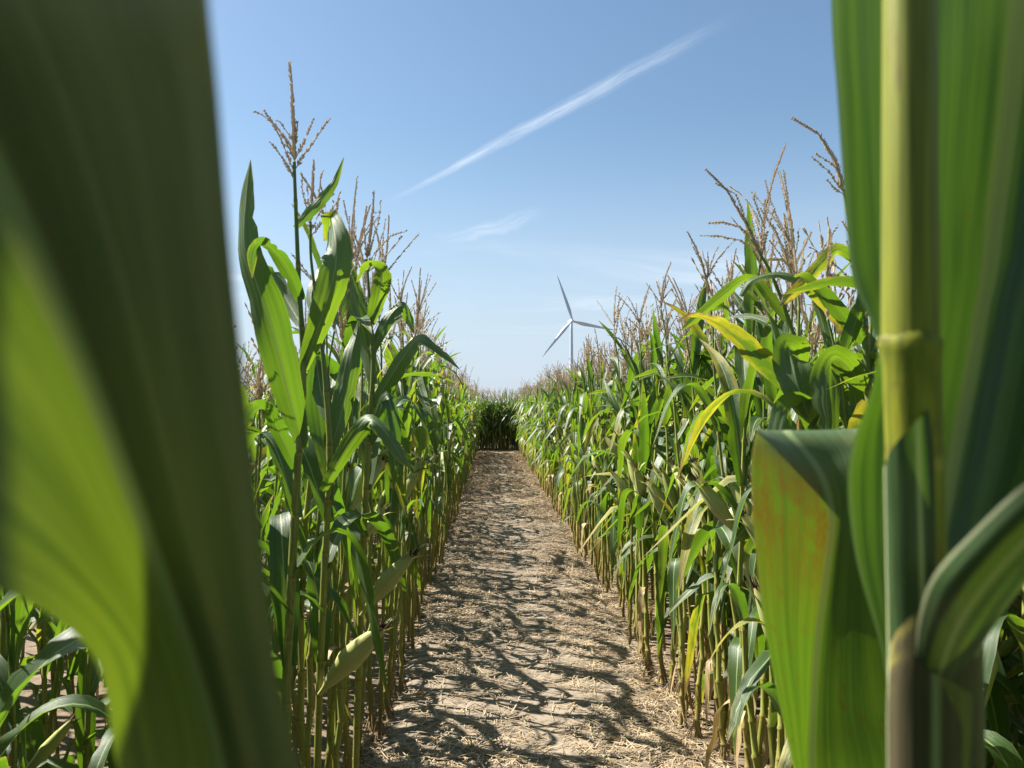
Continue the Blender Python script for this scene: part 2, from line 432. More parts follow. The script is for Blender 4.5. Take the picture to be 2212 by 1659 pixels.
def link(name, me, parent=None, loc=(0, 0, 0), rot=(0, 0, 0), scale=1.0):
    o = bpy.data.objects.new(name, me)
    COL.objects.link(o)
    o.parent = parent
    o.location = loc
    o.rotation_euler = rot
    o.scale = (scale,) * 3 if not hasattr(scale, '__len__') else scale
    return o

def tag(o, label, cat, group=None, kind=None):
    if label: o['label'] = label
    if cat: o['category'] = cat
    if group: o['group'] = group
    if kind: o['kind'] = kind
    return o

def grid_quads(nr, nc):
    i = np.arange((nr - 1) * (nc - 1))
    r, c = i // (nc - 1), i % (nc - 1)
    a = r * nc + c
    return np.stack([a, a + 1, a + nc + 1, a + nc], 1)

def smooth01(x):
    x = np.clip(x, 0, 1)
    return x * x * (3 - 2 * x)

def leaf_piece(L, W, a0, a1, bend=0.5, sharp=2.0, sway=0.0, twist=0.0, fold=0.5, ripple=0.05, waves=4.0, ns=14, nc=4, seed=0, torn=False):
    """a blade growing from the origin towards +X and up; a0/a1 = angle from the vertical at base and tip,
    bend = where along the blade it turns over, sharp = how suddenly"""
    r = random.Random(seed)
    s = np.linspace(0, 1, ns + 1)
    k = 1.0 / (1.0 + np.exp(-(s - bend) * sharp * 4))
    k0, k1 = k[0], k[-1]
    k = (k - k0) / (k1 - k0)
    th = a0 + (a1 - a0) * k
    ph = sway * s * s + 0.10 * np.sin(s * 5 + r.uniform(0, 6))
    T = np.stack([np.sin(th) * np.cos(ph), np.sin(th) * np.sin(ph), np.cos(th)], 1)
    C = np.zeros((ns + 1, 3))
    C[1:] = np.cumsum((T[1:] + T[:-1]) * 0.5 * (L / ns), 0)
    A = np.stack([-np.sin(ph), np.cos(ph), 0 * ph], 1)
    Nn = np.cross(T, A)
    Nn /= np.linalg.norm(Nn, axis=1, keepdims=True)
    A = np.cross(Nn, T)
    tw = twist * smooth01(s * 1.1) + 0.12 * np.sin(s * 7 + r.uniform(0, 6))
    A2 = A * np.cos(tw)[:, None] + Nn * np.sin(tw)[:, None]
    N2 = -A * np.sin(tw)[:, None] + Nn * np.cos(tw)[:, None]
    wd = W * np.minimum(1.0, 0.42 + 2.3 * s) * np.power(np.clip(1 - np.power(s, 2.1), 0, 1), 0.85)
    wd = np.maximum(wd, W * 0.012)
    c = np.linspace(-1, 1, nc + 1)
    F = fold * (1.0 - 0.75 * s)
    pa, pb = r.uniform(0, 6), r.uniform(0, 6)
    rip = np.where(c[None, :] < 0, np.sin(s[:, None] * waves * 6.28 + pa), np.sin(s[:, None] * waves * 6.9 + pb))
    rip = rip * (c[None, :] ** 2) * ripple * smooth01(s * 5)[:, None] * (1 - s[:, None] ** 3)
    rag = np.ones((ns + 1, 2))
    if ns > 8:
        for sd_ in range(2):
            for i_ in range(3, ns):
                rag[i_, sd_] = r.uniform(0.93, 1.03)
                if r.random() < 0.05:
                    rag[i_, sd_] = r.uniform(0.5, 0.8)
    half = wd[:, None] * 0.5 * np.where(c[None, :] < 0, rag[:, :1], rag[:, 1:])
    P = (C[:, None, :] + A2[:, None, :] * (c[None, :] * half * np.cos(F)[:, None])[:, :, None]
         + N2[:, None, :] * (np.abs(c)[None, :] * half * np.sin(F)[:, None] + rip * W)[:, :, None])
    # upper face: normal towards N (up)
    uv = np.stack([np.broadcast_to((c + 1) / 2, (ns + 1, nc + 1)), np.broadcast_to(s[:, None], (ns + 1, nc + 1))], 2)
    q = grid_quads(ns + 1, nc + 1)
    q = q[:, ::-1] if True else q
    return Piece(P.reshape(-1, 3), q, None, uv.reshape(-1, 2))

def tube_piece(pts, rad, sides=8, vv=None, cap=True):
    pts = np.asarray(pts, dtype=float)
    n = len(pts)
    T = np.gradient(pts, axis=0)
    T /= np.linalg.norm(T, axis=1, keepdims=True)
    ref = np.array([0.0, 1.0, 0.0]) if abs(T[0][1]) < 0.9 else np.array([1.0, 0, 0])
    A = np.cross(T, ref); A /= np.linalg.norm(A, axis=1, keepdims=True)
    B = np.cross(T, A)
    an = np.linspace(0, 2 * np.pi, sides + 1)
    rad = np.asarray(rad, dtype=float)
    P = pts[:, None, :] + rad[:, None, None] * (A[:, None, :] * np.cos(an)[None, :, None] + B[:, None, :] * np.sin(an)[None, :, None])
    if vv is None:
        vv = np.linspace(0, 1, n)
    uv = np.stack([np.broadcast_to(an / (2 * np.pi), (n, sides + 1)), np.broadcast_to(np.asarray(vv)[:, None], (n, sides + 1))], 2)
    q = grid_quads(n, sides + 1)
    v = P.reshape(-1, 3)
    t = []
    if cap:
        k = len(v)
        v = np.concatenate([v, pts[-1:] + T[-1:] * rad[-1]])
        uv = np.concatenate([uv.reshape(-1, 2), [[0.5, vv[-1]]]])
        b = (n - 1) * (sides + 1)
        t = [(b + i, b + i + 1, k) for i in range(sides)]
    return Piece(v, q, t, uv.reshape(-1, 2))

def catmull(ctrl, n):
    ctrl = np.asarray(ctrl, dtype=float)
    k = len(ctrl)
    p = np.concatenate([[2 * ctrl[0] - ctrl[1]], ctrl, [2 * ctrl[-1] - ctrl[-2]]])
    out = []
    for i in range(n + 1):
        x = (k - 1) * i / n
        j = min(int(x), k - 2)
        f = x - j
        a, b, c, d = p[j], p[j + 1], p[j + 2], p[j + 3]
        out.append(0.5 * (2 * b + (c - a) * f + (2 * a - 5 * b + 4 * c - d) * f * f + (3 * b - a - 3 * c + d) * f ** 3))
    return np.array(out)

class Stalk:
    """node positions of one stalk and its mesh piece"""
    def __init__(self, seed, H, r0, lod):
        r = random.Random(seed)
        self.H = H
        lean = Vector((r.gauss(0, 0.030), r.gauss(0, 0.030), 0))
        bow = Vector((r.gauss(0, 0.045), r.gauss(0, 0.045), 0))
        z, zs = 0.0, [0.0]
        while z < H - 0.10:
            z += (0.075 if z < 0.2 else 0.13 if z < 0.6 else 0.165) * r.uniform(0.85, 1.15)
            zs.append(min(z, H))
        if zs[-1] < H:
            zs.append(H)
        zz_amp = 0.006
        self.nodes = []
        for i, zz_ in enumerate(zs):
            f = zz_ / H
            self.nodes.append(Vector((lean.x * zz_ + bow.x * math.sin(f * 3.14) + zz_amp * (1 if i % 2 else -1) * r.uniform(0.3, 1.2),
                                      lean.y * zz_ + bow.y * math.sin(f * 3.14) + r.gauss(0, 0.003), zz_)))
        self.rad = [r0 * (1.0 - 0.72 * (zz_ / H) ** 1.15) for zz_ in zs]
        pts, rad, vv = [], [], []
        for i in range(len(zs) - 1):
            a, b, ra, rb = self.nodes[i], self.nodes[i + 1], self.rad[i], self.rad[i + 1]
            if lod == 0:
                steps = ((0.0, 1.30), (0.05, 1.22), (0.085, 0.98), (0.5, 1.02), (0.93, 1.06), (0.97, 1.20))
            elif lod == 1:
                steps = ((0.0, 1.22), (0.08, 0.98), (0.92, 1.05))
            else:
                steps = ((0.0, 1.0),) if i % 2 == 0 else ()
            for f, k in steps:
                pts.append(a.lerp(b, f)); rad.append((ra + (rb - ra) * f) * k); vv.append(i + f)
        pts.append(self.nodes[-1]); rad.append(self.rad[-1]); vv.append(len(zs) - 1)
        self.piece = tube_piece([tuple(p) for p in pts], rad, (10, 6, 4)[lod], vv)
        self.piece.mat = 1

def spike_piece(pts, r0, step, seed, spk=0.010, dens=1.0):
    """rachis with spikelets growing out of its faces: one connected surface"""
    r = random.Random(seed)
    pts = [Vector(p) for p in pts]
    L = [0.0]
    for a, b in zip(pts, pts[1:]):
        L.append(L[-1] + (b - a).length)
    n = max(4, int(L[-1] / step))
    ring = []
    for i in range(n + 1):
        d = L[-1] * i / n
        k = max(j for j in range(len(L)) if L[j] <= d + 1e-9)
        k = min(k, len(pts) - 2)
        ring.append(pts[k].lerp(pts[k + 1], (d - L[k]) / max(1e-9, L[k + 1] - L[k])))
    v, q, t = [], [], []
    for i in range(n + 1):
        T = (ring[min(i + 1, n)] - ring[max(i - 1, 0)]).normalized()
        A = T.orthogonal().normalized()
        B = T.cross(A)
        rr = r0 * (1.0 - 0.6 * i / n)
        rot = 0.0
        for k in range(3):
            an = rot + k * 2.0944
            v.append(ring[i] + (A * math.cos(an) + B * math.sin(an)) * rr)
    for i in range(n):
        T = (ring[i + 1] - ring[i]).normalized()
        for k in range(3):
            a, b = i * 3 + k, i * 3 + (k + 1) % 3
            c, d = b + 3, a + 3
            if r.random() < dens and i > 0:
                ctr = (v[a] + v[b] + v[c] + v[d]) / 4
                outw = (ctr - (ring[i] + ring[i + 1]) / 2).normalized()
                s = spk * r.uniform(0.7, 1.25) * (1 - 0.35 * i / n)
                ap = ctr + T * s * 0.85 + outw * s * r.uniform(0.30, 0.75)
                m1 = ctr + T * s * 0.25 + outw * s * 0.42
                side = T.cross(outw) * s * 0.20
                kx = len(v)
                v.extend([m1 + side, m1 - side, ap])
                t.extend([(a, b, kx), (b, kx + 1, kx), (b, c, kx + 1), (c, d, kx + 2), (d, a, kx), (kx, kx + 1, kx + 2), (c, kx + 2, kx + 1), (d, kx, kx + 2)])
            else:
                q.append((a, b, c, d))
    p = Piece([tuple(x) for x in v], q, t)
    p.mat = 4
    return p

def tassel_paths(seed, size=1.0):
    r = random.Random(seed)
    lean = Vector((r.gauss(0, 0.2), r.gauss(0, 0.2), 0))
    L = r.uniform(0.25, 0.36) * size
    paths = [[Vector((0, 0, 0)) + Vector((0, 0, L)) * f + lean * f * f * L * 1.3 for f in (0, .25, .5, .75, 1)]]
    for i in range(r.randint(3, 7)):
        z0 = L * r.uniform(0.02, 0.36)
        az = r.uniform(0, 6.283)
        a = r.uniform(0.22, 0.65)
        bl = L * r.uniform(0.40, 0.72)
        cur = r.uniform(-0.35, 0.75)
        p = Vector((0, 0, z0)); pp = [p.copy()]
        for k in range(4):
            an = a + cur * k / 4
            p = p + Vector((math.cos(az) * math.sin(an), math.sin(az) * math.sin(an), math.cos(an))) * bl / 4
            pp.append(p.copy())
        paths.append(pp)
    return paths

def low_tassel(seed):
    ps = []
    for i, p in enumerate(tassel_paths(seed)[:4]):
        p = [p[0], p[2], p[4]]
        ps.append(spike_piece(p, 0.0036 if i == 0 else 0.0020, 0.045, seed + i, 0.017, 0.75))
    out = merge(ps); out.mat = 4
    return out

def ear_piece(seed, lod):
    """closed husk: pointed body with overlapping husk leaves as ridges, standing along +Z, and its silk"""
    r = random.Random(seed)
    L, Wd = r.uniform(0.22, 0.28), r.uniform(0.048, 0.060)
    ns, sd = ((12, 14), (7, 8), (4, 5))[lod]
    bow = r.uniform(-0.03, 0.03)
    P, uv = [], []
    for i in range(ns + 1):
        f = i / ns
        prof = math.sin(min(1.0, f * 1.22 + 0.10) * math.pi * 0.5) if f < 0.45 else math.cos((f - 0.45) / 0.55 * 1.32) ** 0.85
        rad = max(0.006, Wd * 0.5 * prof * (0.55 + 0.45 * min(1, f * 5)))
        for k in range(sd + 1):
            an = 2 * math.pi * k / sd
            rg = 1.0 + 0.07 * math.cos(3 * an + f * 1.3 + seed) + 0.035 * math.cos(7 * an + seed * 2)
            P.append((math.cos(an) * rad * rg + bow * f * f, math.sin(an) * rad * rg * 0.92, f * L - 0.0))
            uv.append((k / sd, f))
    body = Piece(P, grid_quads(ns + 1, sd + 1), None, uv)
    parts = [body]
    if lod == 0:
        for j in range(3):   # free husk tips near the point
            an = j * 2.1 + r.uniform(0, 1)
            lf = leaf_piece(0.075, 0.018, 0.25, r.uniform(0.4, 1.2), 0.6, 1.5, 0, 0, 0.5, 0.02, 2, 5, 2, seed * 7 + j)
            M = Matrix.Translation((bow * 0.6 + math.cos(an) * Wd * 0.2, math.sin(an) * Wd * 0.2, L * 0.84)) @ Matrix.Rotation(an, 4, 'Z')
            parts.append(lf.moved(M))
    out = merge(parts); out.mat = 2
    tip = Vector((bow, 0, L * 0.97))
    sv, sq = [], []
    # silk: a withered connected tuft
    nst = (9, 6, 4)[lod]
    st, tt = [tuple(tip - Vector((0, 0, 0.012)))], []
    base = []
    for k in range(nst):
        an = 6.283 * k / nst
        base.append(len(st)); st.append((tip.x + math.cos(an) * 0.009, math.sin(an) * 0.009, tip.z))
    for k in range(nst):
        a, b = base[k], base[(k + 1) % nst]
        an = 6.283 * (k + 0.5) / nst + r.uniform(-.4, .4)
        o = r.uniform(0.008, 0.026); h = r.uniform(0.012, 0.048)
        st.append((tip.x + math.cos(an) * o, math.sin(an) * o, tip.z + h)); ap = len(st) - 1
        tt += [(a, b, ap), (0, b, a)]
        tt += [(a, ap, 0), (ap, b, 0)]
    silk = Piece(st, None, tt); silk.mat = 3
    return out, silk

# ------------------------------------------------------------------ part libraries, two levels of detail
def leaf_spec(kind, r):
    """length, width, base angle, tip angle, bend, sharpness, sway, twist, fold, ripple"""
    if kind == 'flag':
        return (r.uniform(.30, .46), r.uniform(.040, .058), r.uniform(.30, .62), r.uniform(.7, 1.9), r.uniform(.5, .8), r.uniform(1, 2.2), r.gauss(0, .3), r.gauss(0, .5), .55, .05)
    if kind == 'upper':
        return (r.uniform(.52, .72), r.uniform(.074, .098), r.uniform(.30, .55), r.uniform(1.7, 2.8), r.uniform(.45, .72), r.uniform(1.3, 4.0), r.gauss(0, .35), r.gauss(0, .6), .50, .06)
    if kind == 'erect':
        return (r.uniform(.50, .70), r.uniform(.064, .088), r.uniform(.18, .36), r.uniform(.45, 1.1), r.uniform(.5, .8), r.uniform(1, 2), r.gauss(0, .3), r.gauss(0, .7), .60, .06)
    if kind == 'mid':
        return (r.uniform(.66, .88), r.uniform(.082, .108), r.uniform(.35, .62), r.uniform(2.3, 2.95), r.uniform(.30, .50), r.uniform(1.6, 4.5), r.gauss(0, .35), r.gauss(0, .7), .42, .07)
    if kind == 'hang':
        return (r.uniform(.60, .82), r.uniform(.080, .105), r.uniform(.40, .70), r.uniform(2.85, 3.10), r.uniform(.16, .28), r.uniform(4, 7), r.gauss(0, .25), r.gauss(0, .9), .35, .06)
    return (r.uniform(.40, .62), r.uniform(.045, .065), r.uniform(.7, 1.0), r.uniform(2.9, 3.1), r.uniform(.10, .25), r.uniform(4, 8), r.gauss(0, .4), r.gauss(0, 1.6), .30, .16)   # dry

KINDS = ('flag', 'upper', 'erect', 'mid', 'hang', 'dry')
NVAR = {'flag': 8, 'upper': 14, 'erect': 8, 'mid': 14, 'hang': 10, 'dry': 6}
LEAF = {}
for li, (ns, nc) in enumerate(((22, 6), (12, 4), (6, 2))):
    for kind in KINDS:
        r = random.Random(hash_seed := 100 + KINDS.index(kind))
        LEAF[li, kind] = []
        for k in range(NVAR[kind]):
            sp = leaf_spec(kind, r)
            LEAF[li, kind].append(leaf_piece(*sp, waves=r.uniform(2.5, 5), ns=ns, nc=nc, seed=k * 31 + 7))
MESH = {}
def leaf_mesh(li, kind, k, yel):
    key = ('leaf', li, kind, k, yel)
    if key not in MESH:
        MESH[key] = to_mesh('leaf', LEAF[li, kind][k], [M_LEAF_DRY if kind == 'dry' else M_LEAF_YEL if yel else M_LEAF])
    return MESH[key]
STALKS = {}
def get_stalk(li, k):
    if (li, k) not in STALKS:
        r = random.Random(900 + k)
        STALKS[li, k] = Stalk(500 + k, r.uniform(1.80, 2.02), r.uniform(0.0105, 0.0135), li)
    return STALKS[li, k]
NSTALK = 14
def stalk_mesh(li, k):
    key = ('stalk', li, k)
    if key not in MESH:
        MESH[key] = to_mesh('stalk', get_stalk(li, k).piece, [M_STALK])
    return MESH[key]
EARS = {(li, k): ear_piece(40 + k, li) for li in range(3) for k in range(6)}
def ear_mesh(li, k):
    key = ('ear', li, k)
    if key not in MESH:
        MESH[key] = (to_mesh('ear', EARS[li, k][0], [M_HUSK]), to_mesh('silk', EARS[li, k][1], [M_SILK], smooth=False))
    return MESH[key]
NTAS = 10
def tassel_mesh(li, k):
    """list of meshes: the central spike, then the branches"""
    key = ('tassel', li, k)
    if key not in MESH:
        out = []
        for i, p in enumerate(tassel_paths(70 + k)):
            if li == 0:
                sp = spike_piece([tuple(x) for x in p], 0.0032 if i == 0 else 0.0016, 0.0075 if i == 0 else 0.010, k * 50 + i, 0.0105, 0.95 if i == 0 else 0.72)
            else:
                sp = spike_piece([tuple(x) for x in p], 0.0038 if i == 0 else 0.0021, 0.014 if i == 0 else 0.020, k * 50 + i, 0.013, 0.85 if i == 0 else 0.7)
            out.append(sp)
        if li == 0:
            MESH[key] = [to_mesh('tassel', x, [M_TASSEL], smooth=False) for x in out]
        else:
            MESH[key] = [to_mesh('tassel', merge(out), [M_TASSEL], smooth=False)]
    return MESH[key]
LOWTAS = [low_tassel(70 + k) for k in range(NTAS)]

def plan_plant(r, k_stalk, edge=True, plane=None, lod=1, open_az=None):
    """which parts one plant has and where: list of (kind, variant, position, euler, scale, flag)"""
    st = get_stalk(lod, k_stalk)
    plane = r.uniform(0, 6.283) if plane is None else plane
    out = []
    nodes = st.nodes
    top = st.H
    lo = r.uniform(0.50, 0.95) if edge else r.uniform(0.10, 0.3)
    ear_node = min(range(len(nodes)), key=lambda i: abs(nodes[i].z - r.uniform(0.88, 1.15)))
    n_ear = 0
    for i, p in enumerate(nodes):
        if p.z > top - 0.12 or i == 0:
            continue
        az = plane + (math.pi if i % 2 else 0) + r.gauss(0, 0.42)
        if i == ear_node and r.random() < (0.80 if edge else 0.5):
            if open_az is not None and r.random() < 0.75:
                az = open_az + r.gauss(0, 0.7)
            out.append(('ear', r.randrange(6), p, (r.uniform(0.25, 0.75), 0, az + math.pi / 2), r.uniform(1.0, 1.25), False))
            n_ear += 1
        if p.z < lo:
            if p.z > 0.30 and r.random() < (0.05 if edge else 0.15):
                out.append(('dry', r.randrange(NVAR['dry']), p, (0, 0, az), r.uniform(0.6, 1.0), False))
            continue
        h = top - p.z
        if h < 0.30:
            kind = 'flag' if r.random() < 0.7 else 'erect'
        elif h < 0.62:
            kind = r.choice(('upper', 'erect', 'erect', 'upper', 'mid'))
        elif h < 0.95:
            kind = r.choice(('erect', 'upper', 'hang', 'mid', 'erect'))
        else:
            kind = r.choice(('erect', 'hang', 'upper', 'hang', 'mid'))
        sc = r.uniform(0.82, 1.08)
        if open_az is not None and math.cos(az - open_az) > 0.45 and p.z < 1.62:
            if r.random() < 0.34:
                continue                      # brushed off by passers-by
            sc *= 0.75
        if edge and p.z < 1.1:
            sc *= 0.85
        if kind == 'erect' and h < 0.62:
            sc *= 0.72
        if p.z < 0.55:
            sc *= 0.72
            if r.random() < 0.3:
                kind = 'dry'
        out.append((kind, r.randrange(NVAR[kind]), p, (r.gauss(0, .08), r.gauss(0, .08), az), sc, r.random() < 0.025))
    out.append(('tassel', r.randrange(NTAS), nodes[-1], (r.gauss(0, .08), r.gauss(0, .08), r.uniform(0, 6.28)), r.uniform(0.8, 1.15), False))
    return out, n_ear

_RC = []
def root_crown_mesh(k):
    while len(_RC) < 4:
        r = random.Random(60 + len(_RC))
        ps = []
        for j in range(r.randint(5, 8)):
            a = 6.283 * j / 7 + r.uniform(-.3, .3)
            h, o = r.uniform(.03, .085), r.uniform(.025, .055)
            pts = [(math.cos(a) * .008, math.sin(a) * .008, h), (math.cos(a) * o * .6, math.sin(a) * o * .6, h * .62), (math.cos(a) * o, math.sin(a) * o, -.012)]
            ps.append(tube_piece(catmull(pts, 5), np.linspace(.0030, .0022, 6), 5))
        _RC.append(to_mesh('root_crown', merge(ps), [M_ROOT]))
    return _RC[k % 4]

def build_plant(x, y, lod, r, label, group, edge=True, plane=None, scale=1.0, k_stalk=None, skip=(), open_az=None, thin=0.0):
    ks = r.randrange(NSTALK) if k_stalk is None else k_stalk
    e = bpy.data.objects.new('corn_plant', None)
    e.empty_display_size = 0.05
    COL.objects.link(e)
    e.location = (x, y, 0)
    rz = r.uniform(0, 6.283)
    e.rotation_euler = (0, 0, rz)
    e.scale = (scale,) * 3
    parts, n_ear = plan_plant(r, ks, edge, None if plane is None else plane - rz, lod, None if open_az is None else open_az - rz)
    link('stalk', stalk_mesh(lod, ks), e)
    if lod == 0:
        rc = link('root_crown', root_crown_mesh(r.randrange(4)), e, (0, 0, 0), (0, 0, r.uniform(0, 6)), r.uniform(.9, 1.3))
        rc['kind'] = 'stuff'
    has_ear = 0
    for kind, k, p, eu, sc, yel in parts:
        if kind in skip or (thin and kind == 'ear' and r.random() < 0.5) or (thin and kind in ('upper', 'mid', 'hang') and r.random() < thin):
            continue
        if kind == 'ear':
            a, b = ear_mesh(lod, k)
            has_ear += 1
            o = link('ear', a, e, p, eu, sc)
            link('silk', b, o)
        elif kind == 'tassel':
            ms = tassel_mesh(lod, k)
            o = link('tassel', ms[0], e, p, eu, sc)
            if len(ms) > 1:
                for b in ms[1:]:
                    link('branch', b, o)
        else:
            link('leaf', leaf_mesh(lod, kind, k, yel), e, p, eu, sc)
    tag(e, label(has_ear) if callable(label) else label, 'corn plant', group)
    return e

# ------------------------------------------------------------------ the setting: ground and path
PATH_L, PATH_R, PATH_END = -0.60, 1.04, 27.7
def fbm(x, y, seed=0):
    v = 0.0
    for i, (f, a) in enumerate(((1.1, .5), (2.7, .28), (6.1, .16), (13.0, .08), (27.0, .05))):
        v = v + a * np.sin(x * f * 1.7 + 3.1 * i + seed + 1.3 * np.sin(y * f * .8 + i)) * np.cos(y * f * 1.5 + 1.7 * i + 1.1 * np.sin(x * f * 1.2))
    return v

def sheet(name, xs, ys, z, mat, label=None):
    X, Y = np.meshgrid(xs, ys)
    Z = z(X, Y) if callable(z) else np.full(X.shape, z)
    p = Piece(np.stack([X, Y, Z], 2).reshape(-1, 3), grid_quads(len(ys), len(xs)), None, np.stack([X, Y], 2).reshape(-1, 2))
    o = link(name, to_mesh(name, p, [mat]))
    o['kind'] = 'structure'
    return o
gx = np.concatenate([[-3000, -800, -200, -40], np.linspace(-12, 12, 49), [40, 200, 800, 3000]])
gy = np.concatenate([[-3000, -800, -200, -40, -8], np.linspace(-2, 46, 97), [90, 200, 800, 3000]])
sheet('ground', gx, gy, lambda X, Y: np.where((abs(X) < 13) & (Y > -3) & (Y < 47), 0.012 * fbm(X, Y, 2.0) - 0.018, -0.03), M_SOIL)
ys = [-1.0]
while ys[-1] < PATH_END - 0.04:
    ys.append(ys[-1] + 0.018 + 0.0022 * max(0, ys[-1]))
def path_z(X, Y):
    mid = (X - 0.22) / 0.8
    edge = np.clip((np.abs(mid) - 0.80) / 0.2, 0, 1)
    return 0.016 + 0.012 * fbm(X * 1.3, Y * 1.3) + 0.004 * fbm(X * 7, Y * 7, 4) - 0.012 * np.exp(-((X - 0.25) / 0.22) ** 2) - 0.055 * edge ** 2
sheet('path', np.linspace(PATH_L - 0.08, PATH_R + 0.08, 72), np.array(ys), path_z, M_PATH)
sheet('cross_path', np.linspace(-9, 9, 120), np.linspace(PATH_END + 0.02, PATH_END + 0.72, 10), lambda X, Y: 0.024 + 0.012 * fbm(X, Y), M_PATH)

# ------------------------------------------------------------------ wind turbine far behind
def turbine():
    D = 723.0
    hub = at(1235, 693, D)
    e = bpy.data.objects.new('wind_turbine', None)
    COL.objects.link(e)
    e.location = (hub.x, hub.y + 3.0, 0)
    tag(e, 'white three-bladed wind turbine standing far beyond the corn', 'wind turbine')
    H = hub.z
    o = Vector(e.location)
    nseg = 12
    tw = tube_piece([(0, 0, -0.5 + (H - 0.5) * i / nseg) for i in range(nseg + 1)], [2.3 - 1.05 * i / nseg for i in range(nseg + 1)], 24)
    link('tower', to_mesh('tower', tw, [M_WHITE_HAZED]), e)
    nac = tube_piece([(0, y, H) for y in (-1.6, -1.4, -0.6, 2.5, 6.5, 7.6, 7.9)], [0.5, 1.4, 1.75, 1.9, 1.7, 1.2, 0.4], 16)
    link('nacelle', to_mesh('nacelle', nac, [M_WHITE_HAZED]), e)
    hb = tube_piece([(0, y, H) for y in (-1.7, -2.2, -3.2, -3.9, -4.2)], [1.35, 1.5, 1.4, 0.9, 0.3], 16)
    link('hub', to_mesh('hub', hb, [M_WHITE_HAZED]), e)
    # blade along +Z from the hub axis
    ns, prof = 16, [(-.30, 0), (-.18, .5), (.05, .62), (.35, .38), (.70, 0), (.35, -.28), (.05, -.40), (-.18, -.36)]
    P, uv = [], []
    for i in range(ns + 1):
        f = i / ns
        z = 1.0 + 44.0 * f
        ch = 1.8 if f < .03 else 1.8 + (3.3 - 1.8) * min(1, (f - .03) / .17) if f < .2 else 3.3 * (1 - (f - .2) / .8) ** .8 + .25
        th = 0.9 if f < .05 else max(.12, 0.55 * (1 - f))
        tw_ = R(22) * (1 - f) ** 2
        for k in range(len(prof) + 1):
            x, y = prof[k % len(prof)]
            x, y = x * ch, y * ch * th * (1.0 if f < .05 else .6)
            P.append((x * math.cos(tw_) - y * math.sin(tw_), x * math.sin(tw_) + y * math.cos(tw_) - 0.6 * f * f, z))
            uv.append((k / 8, f))
    bm_ = to_mesh('blade', Piece(P, grid_quads(ns + 1, len(prof) + 1), None, uv), [M_WHITE_HAZED])
    for ang in (109.6, 229.6, 349.6):
        b = link('blade', bm_, e, (0, -3.0, H), (0, R(90 - ang), 0))
    e.rotation_euler = (0, 0, R(12))
    return e
turbine()

# ------------------------------------------------------------------ corn rows along the path
ONES = 'zeroth first second third fourth fifth sixth seventh eighth ninth tenth eleventh twelfth thirteenth fourteenth fifteenth sixteenth seventeenth eighteenth nineteenth'.split()
TENS = 'twenty thirty forty fifty sixty seventy eighty ninety'.split()
TENTH = 'twentieth thirtieth fortieth fiftieth sixtieth seventieth eightieth ninetieth'.split()
def ordinal(n):
    if n < 20: return ONES[n]
    if n < 100: return TENTH[n // 10 - 2] if n % 10 == 0 else TENS[n // 10 - 2] + '-' + ONES[n % 10]
    return 'hundredth' if n == 100 else 'hundred-and-' + ordinal(n - 100)
def ears_phrase(n):
    return 'bearing an ear' if n else 'without an ear'

occupied = []
def row(side, x0, y_start, count, step, rank, r):
    """one row of plants along the path; rank 0 = the edge row"""
    y = y_start
    for i in range(count):
        xx = x0 + r.gauss(0, 0.035) + (0.03 * math.sin(y * 1.9 + side) if rank == 0 else 0.0)
        lod = 0 if y < 5.0 else 1
        bank = 'left' if side < 0 else 'right'
        rk = ('edge row', 'second row', 'third row')[rank]
        def lab(n, i=i):
            return f'{ordinal(i + 1)} corn plant from the camera, {rk} {bank} of the path, {ears_phrase(n)}'
        plane = math.pi / 2 + r.gauss(0, 0.55) if rank == 0 else None
        build_plant(xx, y, lod, r, lab, f'corn plants in the {rk} {bank} of the path', edge=rank < 1, plane=plane, open_az=(0.0 if side < 0 else math.pi) if rank == 0 else None, thin=(0.40 if rank else 0.28) if side < 0 else 0.0, scale=r.uniform(0.93, 1.06) * ((1.05 if y < 6 else 1.0) if side > 0 else 0.90 if rank else 1.06 if y < 9 else 1.0))
        occupied.append((xx, y))
        y += step * r.uniform(0.75, 1.25)
    return y
rr = random.Random(3)
yl = row(-1, -0.60, 2.62, 104, 0.118, 0, rr)
yr = row(1, 1.04, 1.55, 104, 0.118, 0, rr)
yl2 = row(-1, -0.90, 2.25, 18, 0.27, 1, rr)
yr2 = row(1, 1.34, 1.60, 24, 0.16, 1, rr)

# ------------------------------------------------------------------ the rest of the field: one mass
def proto(seed, edge):
    r = random.Random(seed)
    ks = seed % NSTALK
    parts, _n = plan_plant(r, ks, edge, None if not edge else math.pi / 2 + r.gauss(0, .5), 2, 0.0 if edge else None)
    out = [get_stalk(2, ks).piece]
    for kind, k, p, eu, sc, yel in parts:
        M = Matrix.Translation(p) @ Matrix.LocRotScale(None, __import__('mathutils').Euler(eu), Vector((sc,) * 3))
        if kind == 'ear':
            a, b = EARS[2, k]
            out += [a.moved(M), b.moved(M)]
        elif kind == 'tassel':
            out.append(LOWTAS[k].moved(M))
        else:
            lp = LEAF[2, kind][k].moved(M)
            lp.mat = 5 if kind == 'dry' else 6 if yel else 0
            out.append(lp)
    P = merge(out)
    P.qm = np.concatenate([np.full(len(x.q), x.mat) for x in out])
    P.tm = np.concatenate([np.full(len(x.t), x.mat) for x in out])
    r_ = np.random.default_rng(seed)
    P.tint = np.concatenate([np.full(len(x.v), r_.random()) for x in out])
    return P
PROTO_E = [proto(200 + i, True) for i in range(14)]
PROTO_I = [proto(300 + i, False) for i in range(18)]
spots = []
r = random.Random(21)
def fill_row(x, y0, y1, step, edge):
    y = y0
    while y < y1:
        spots.append((x + r.gauss(0, 0.03), y, edge, 0.0 if x < 0 else math.pi))
        y += step * r.uniform(0.75, 1.25)
fill_row(-0.60, yl, PATH_END - 0.1, 0.118, True)
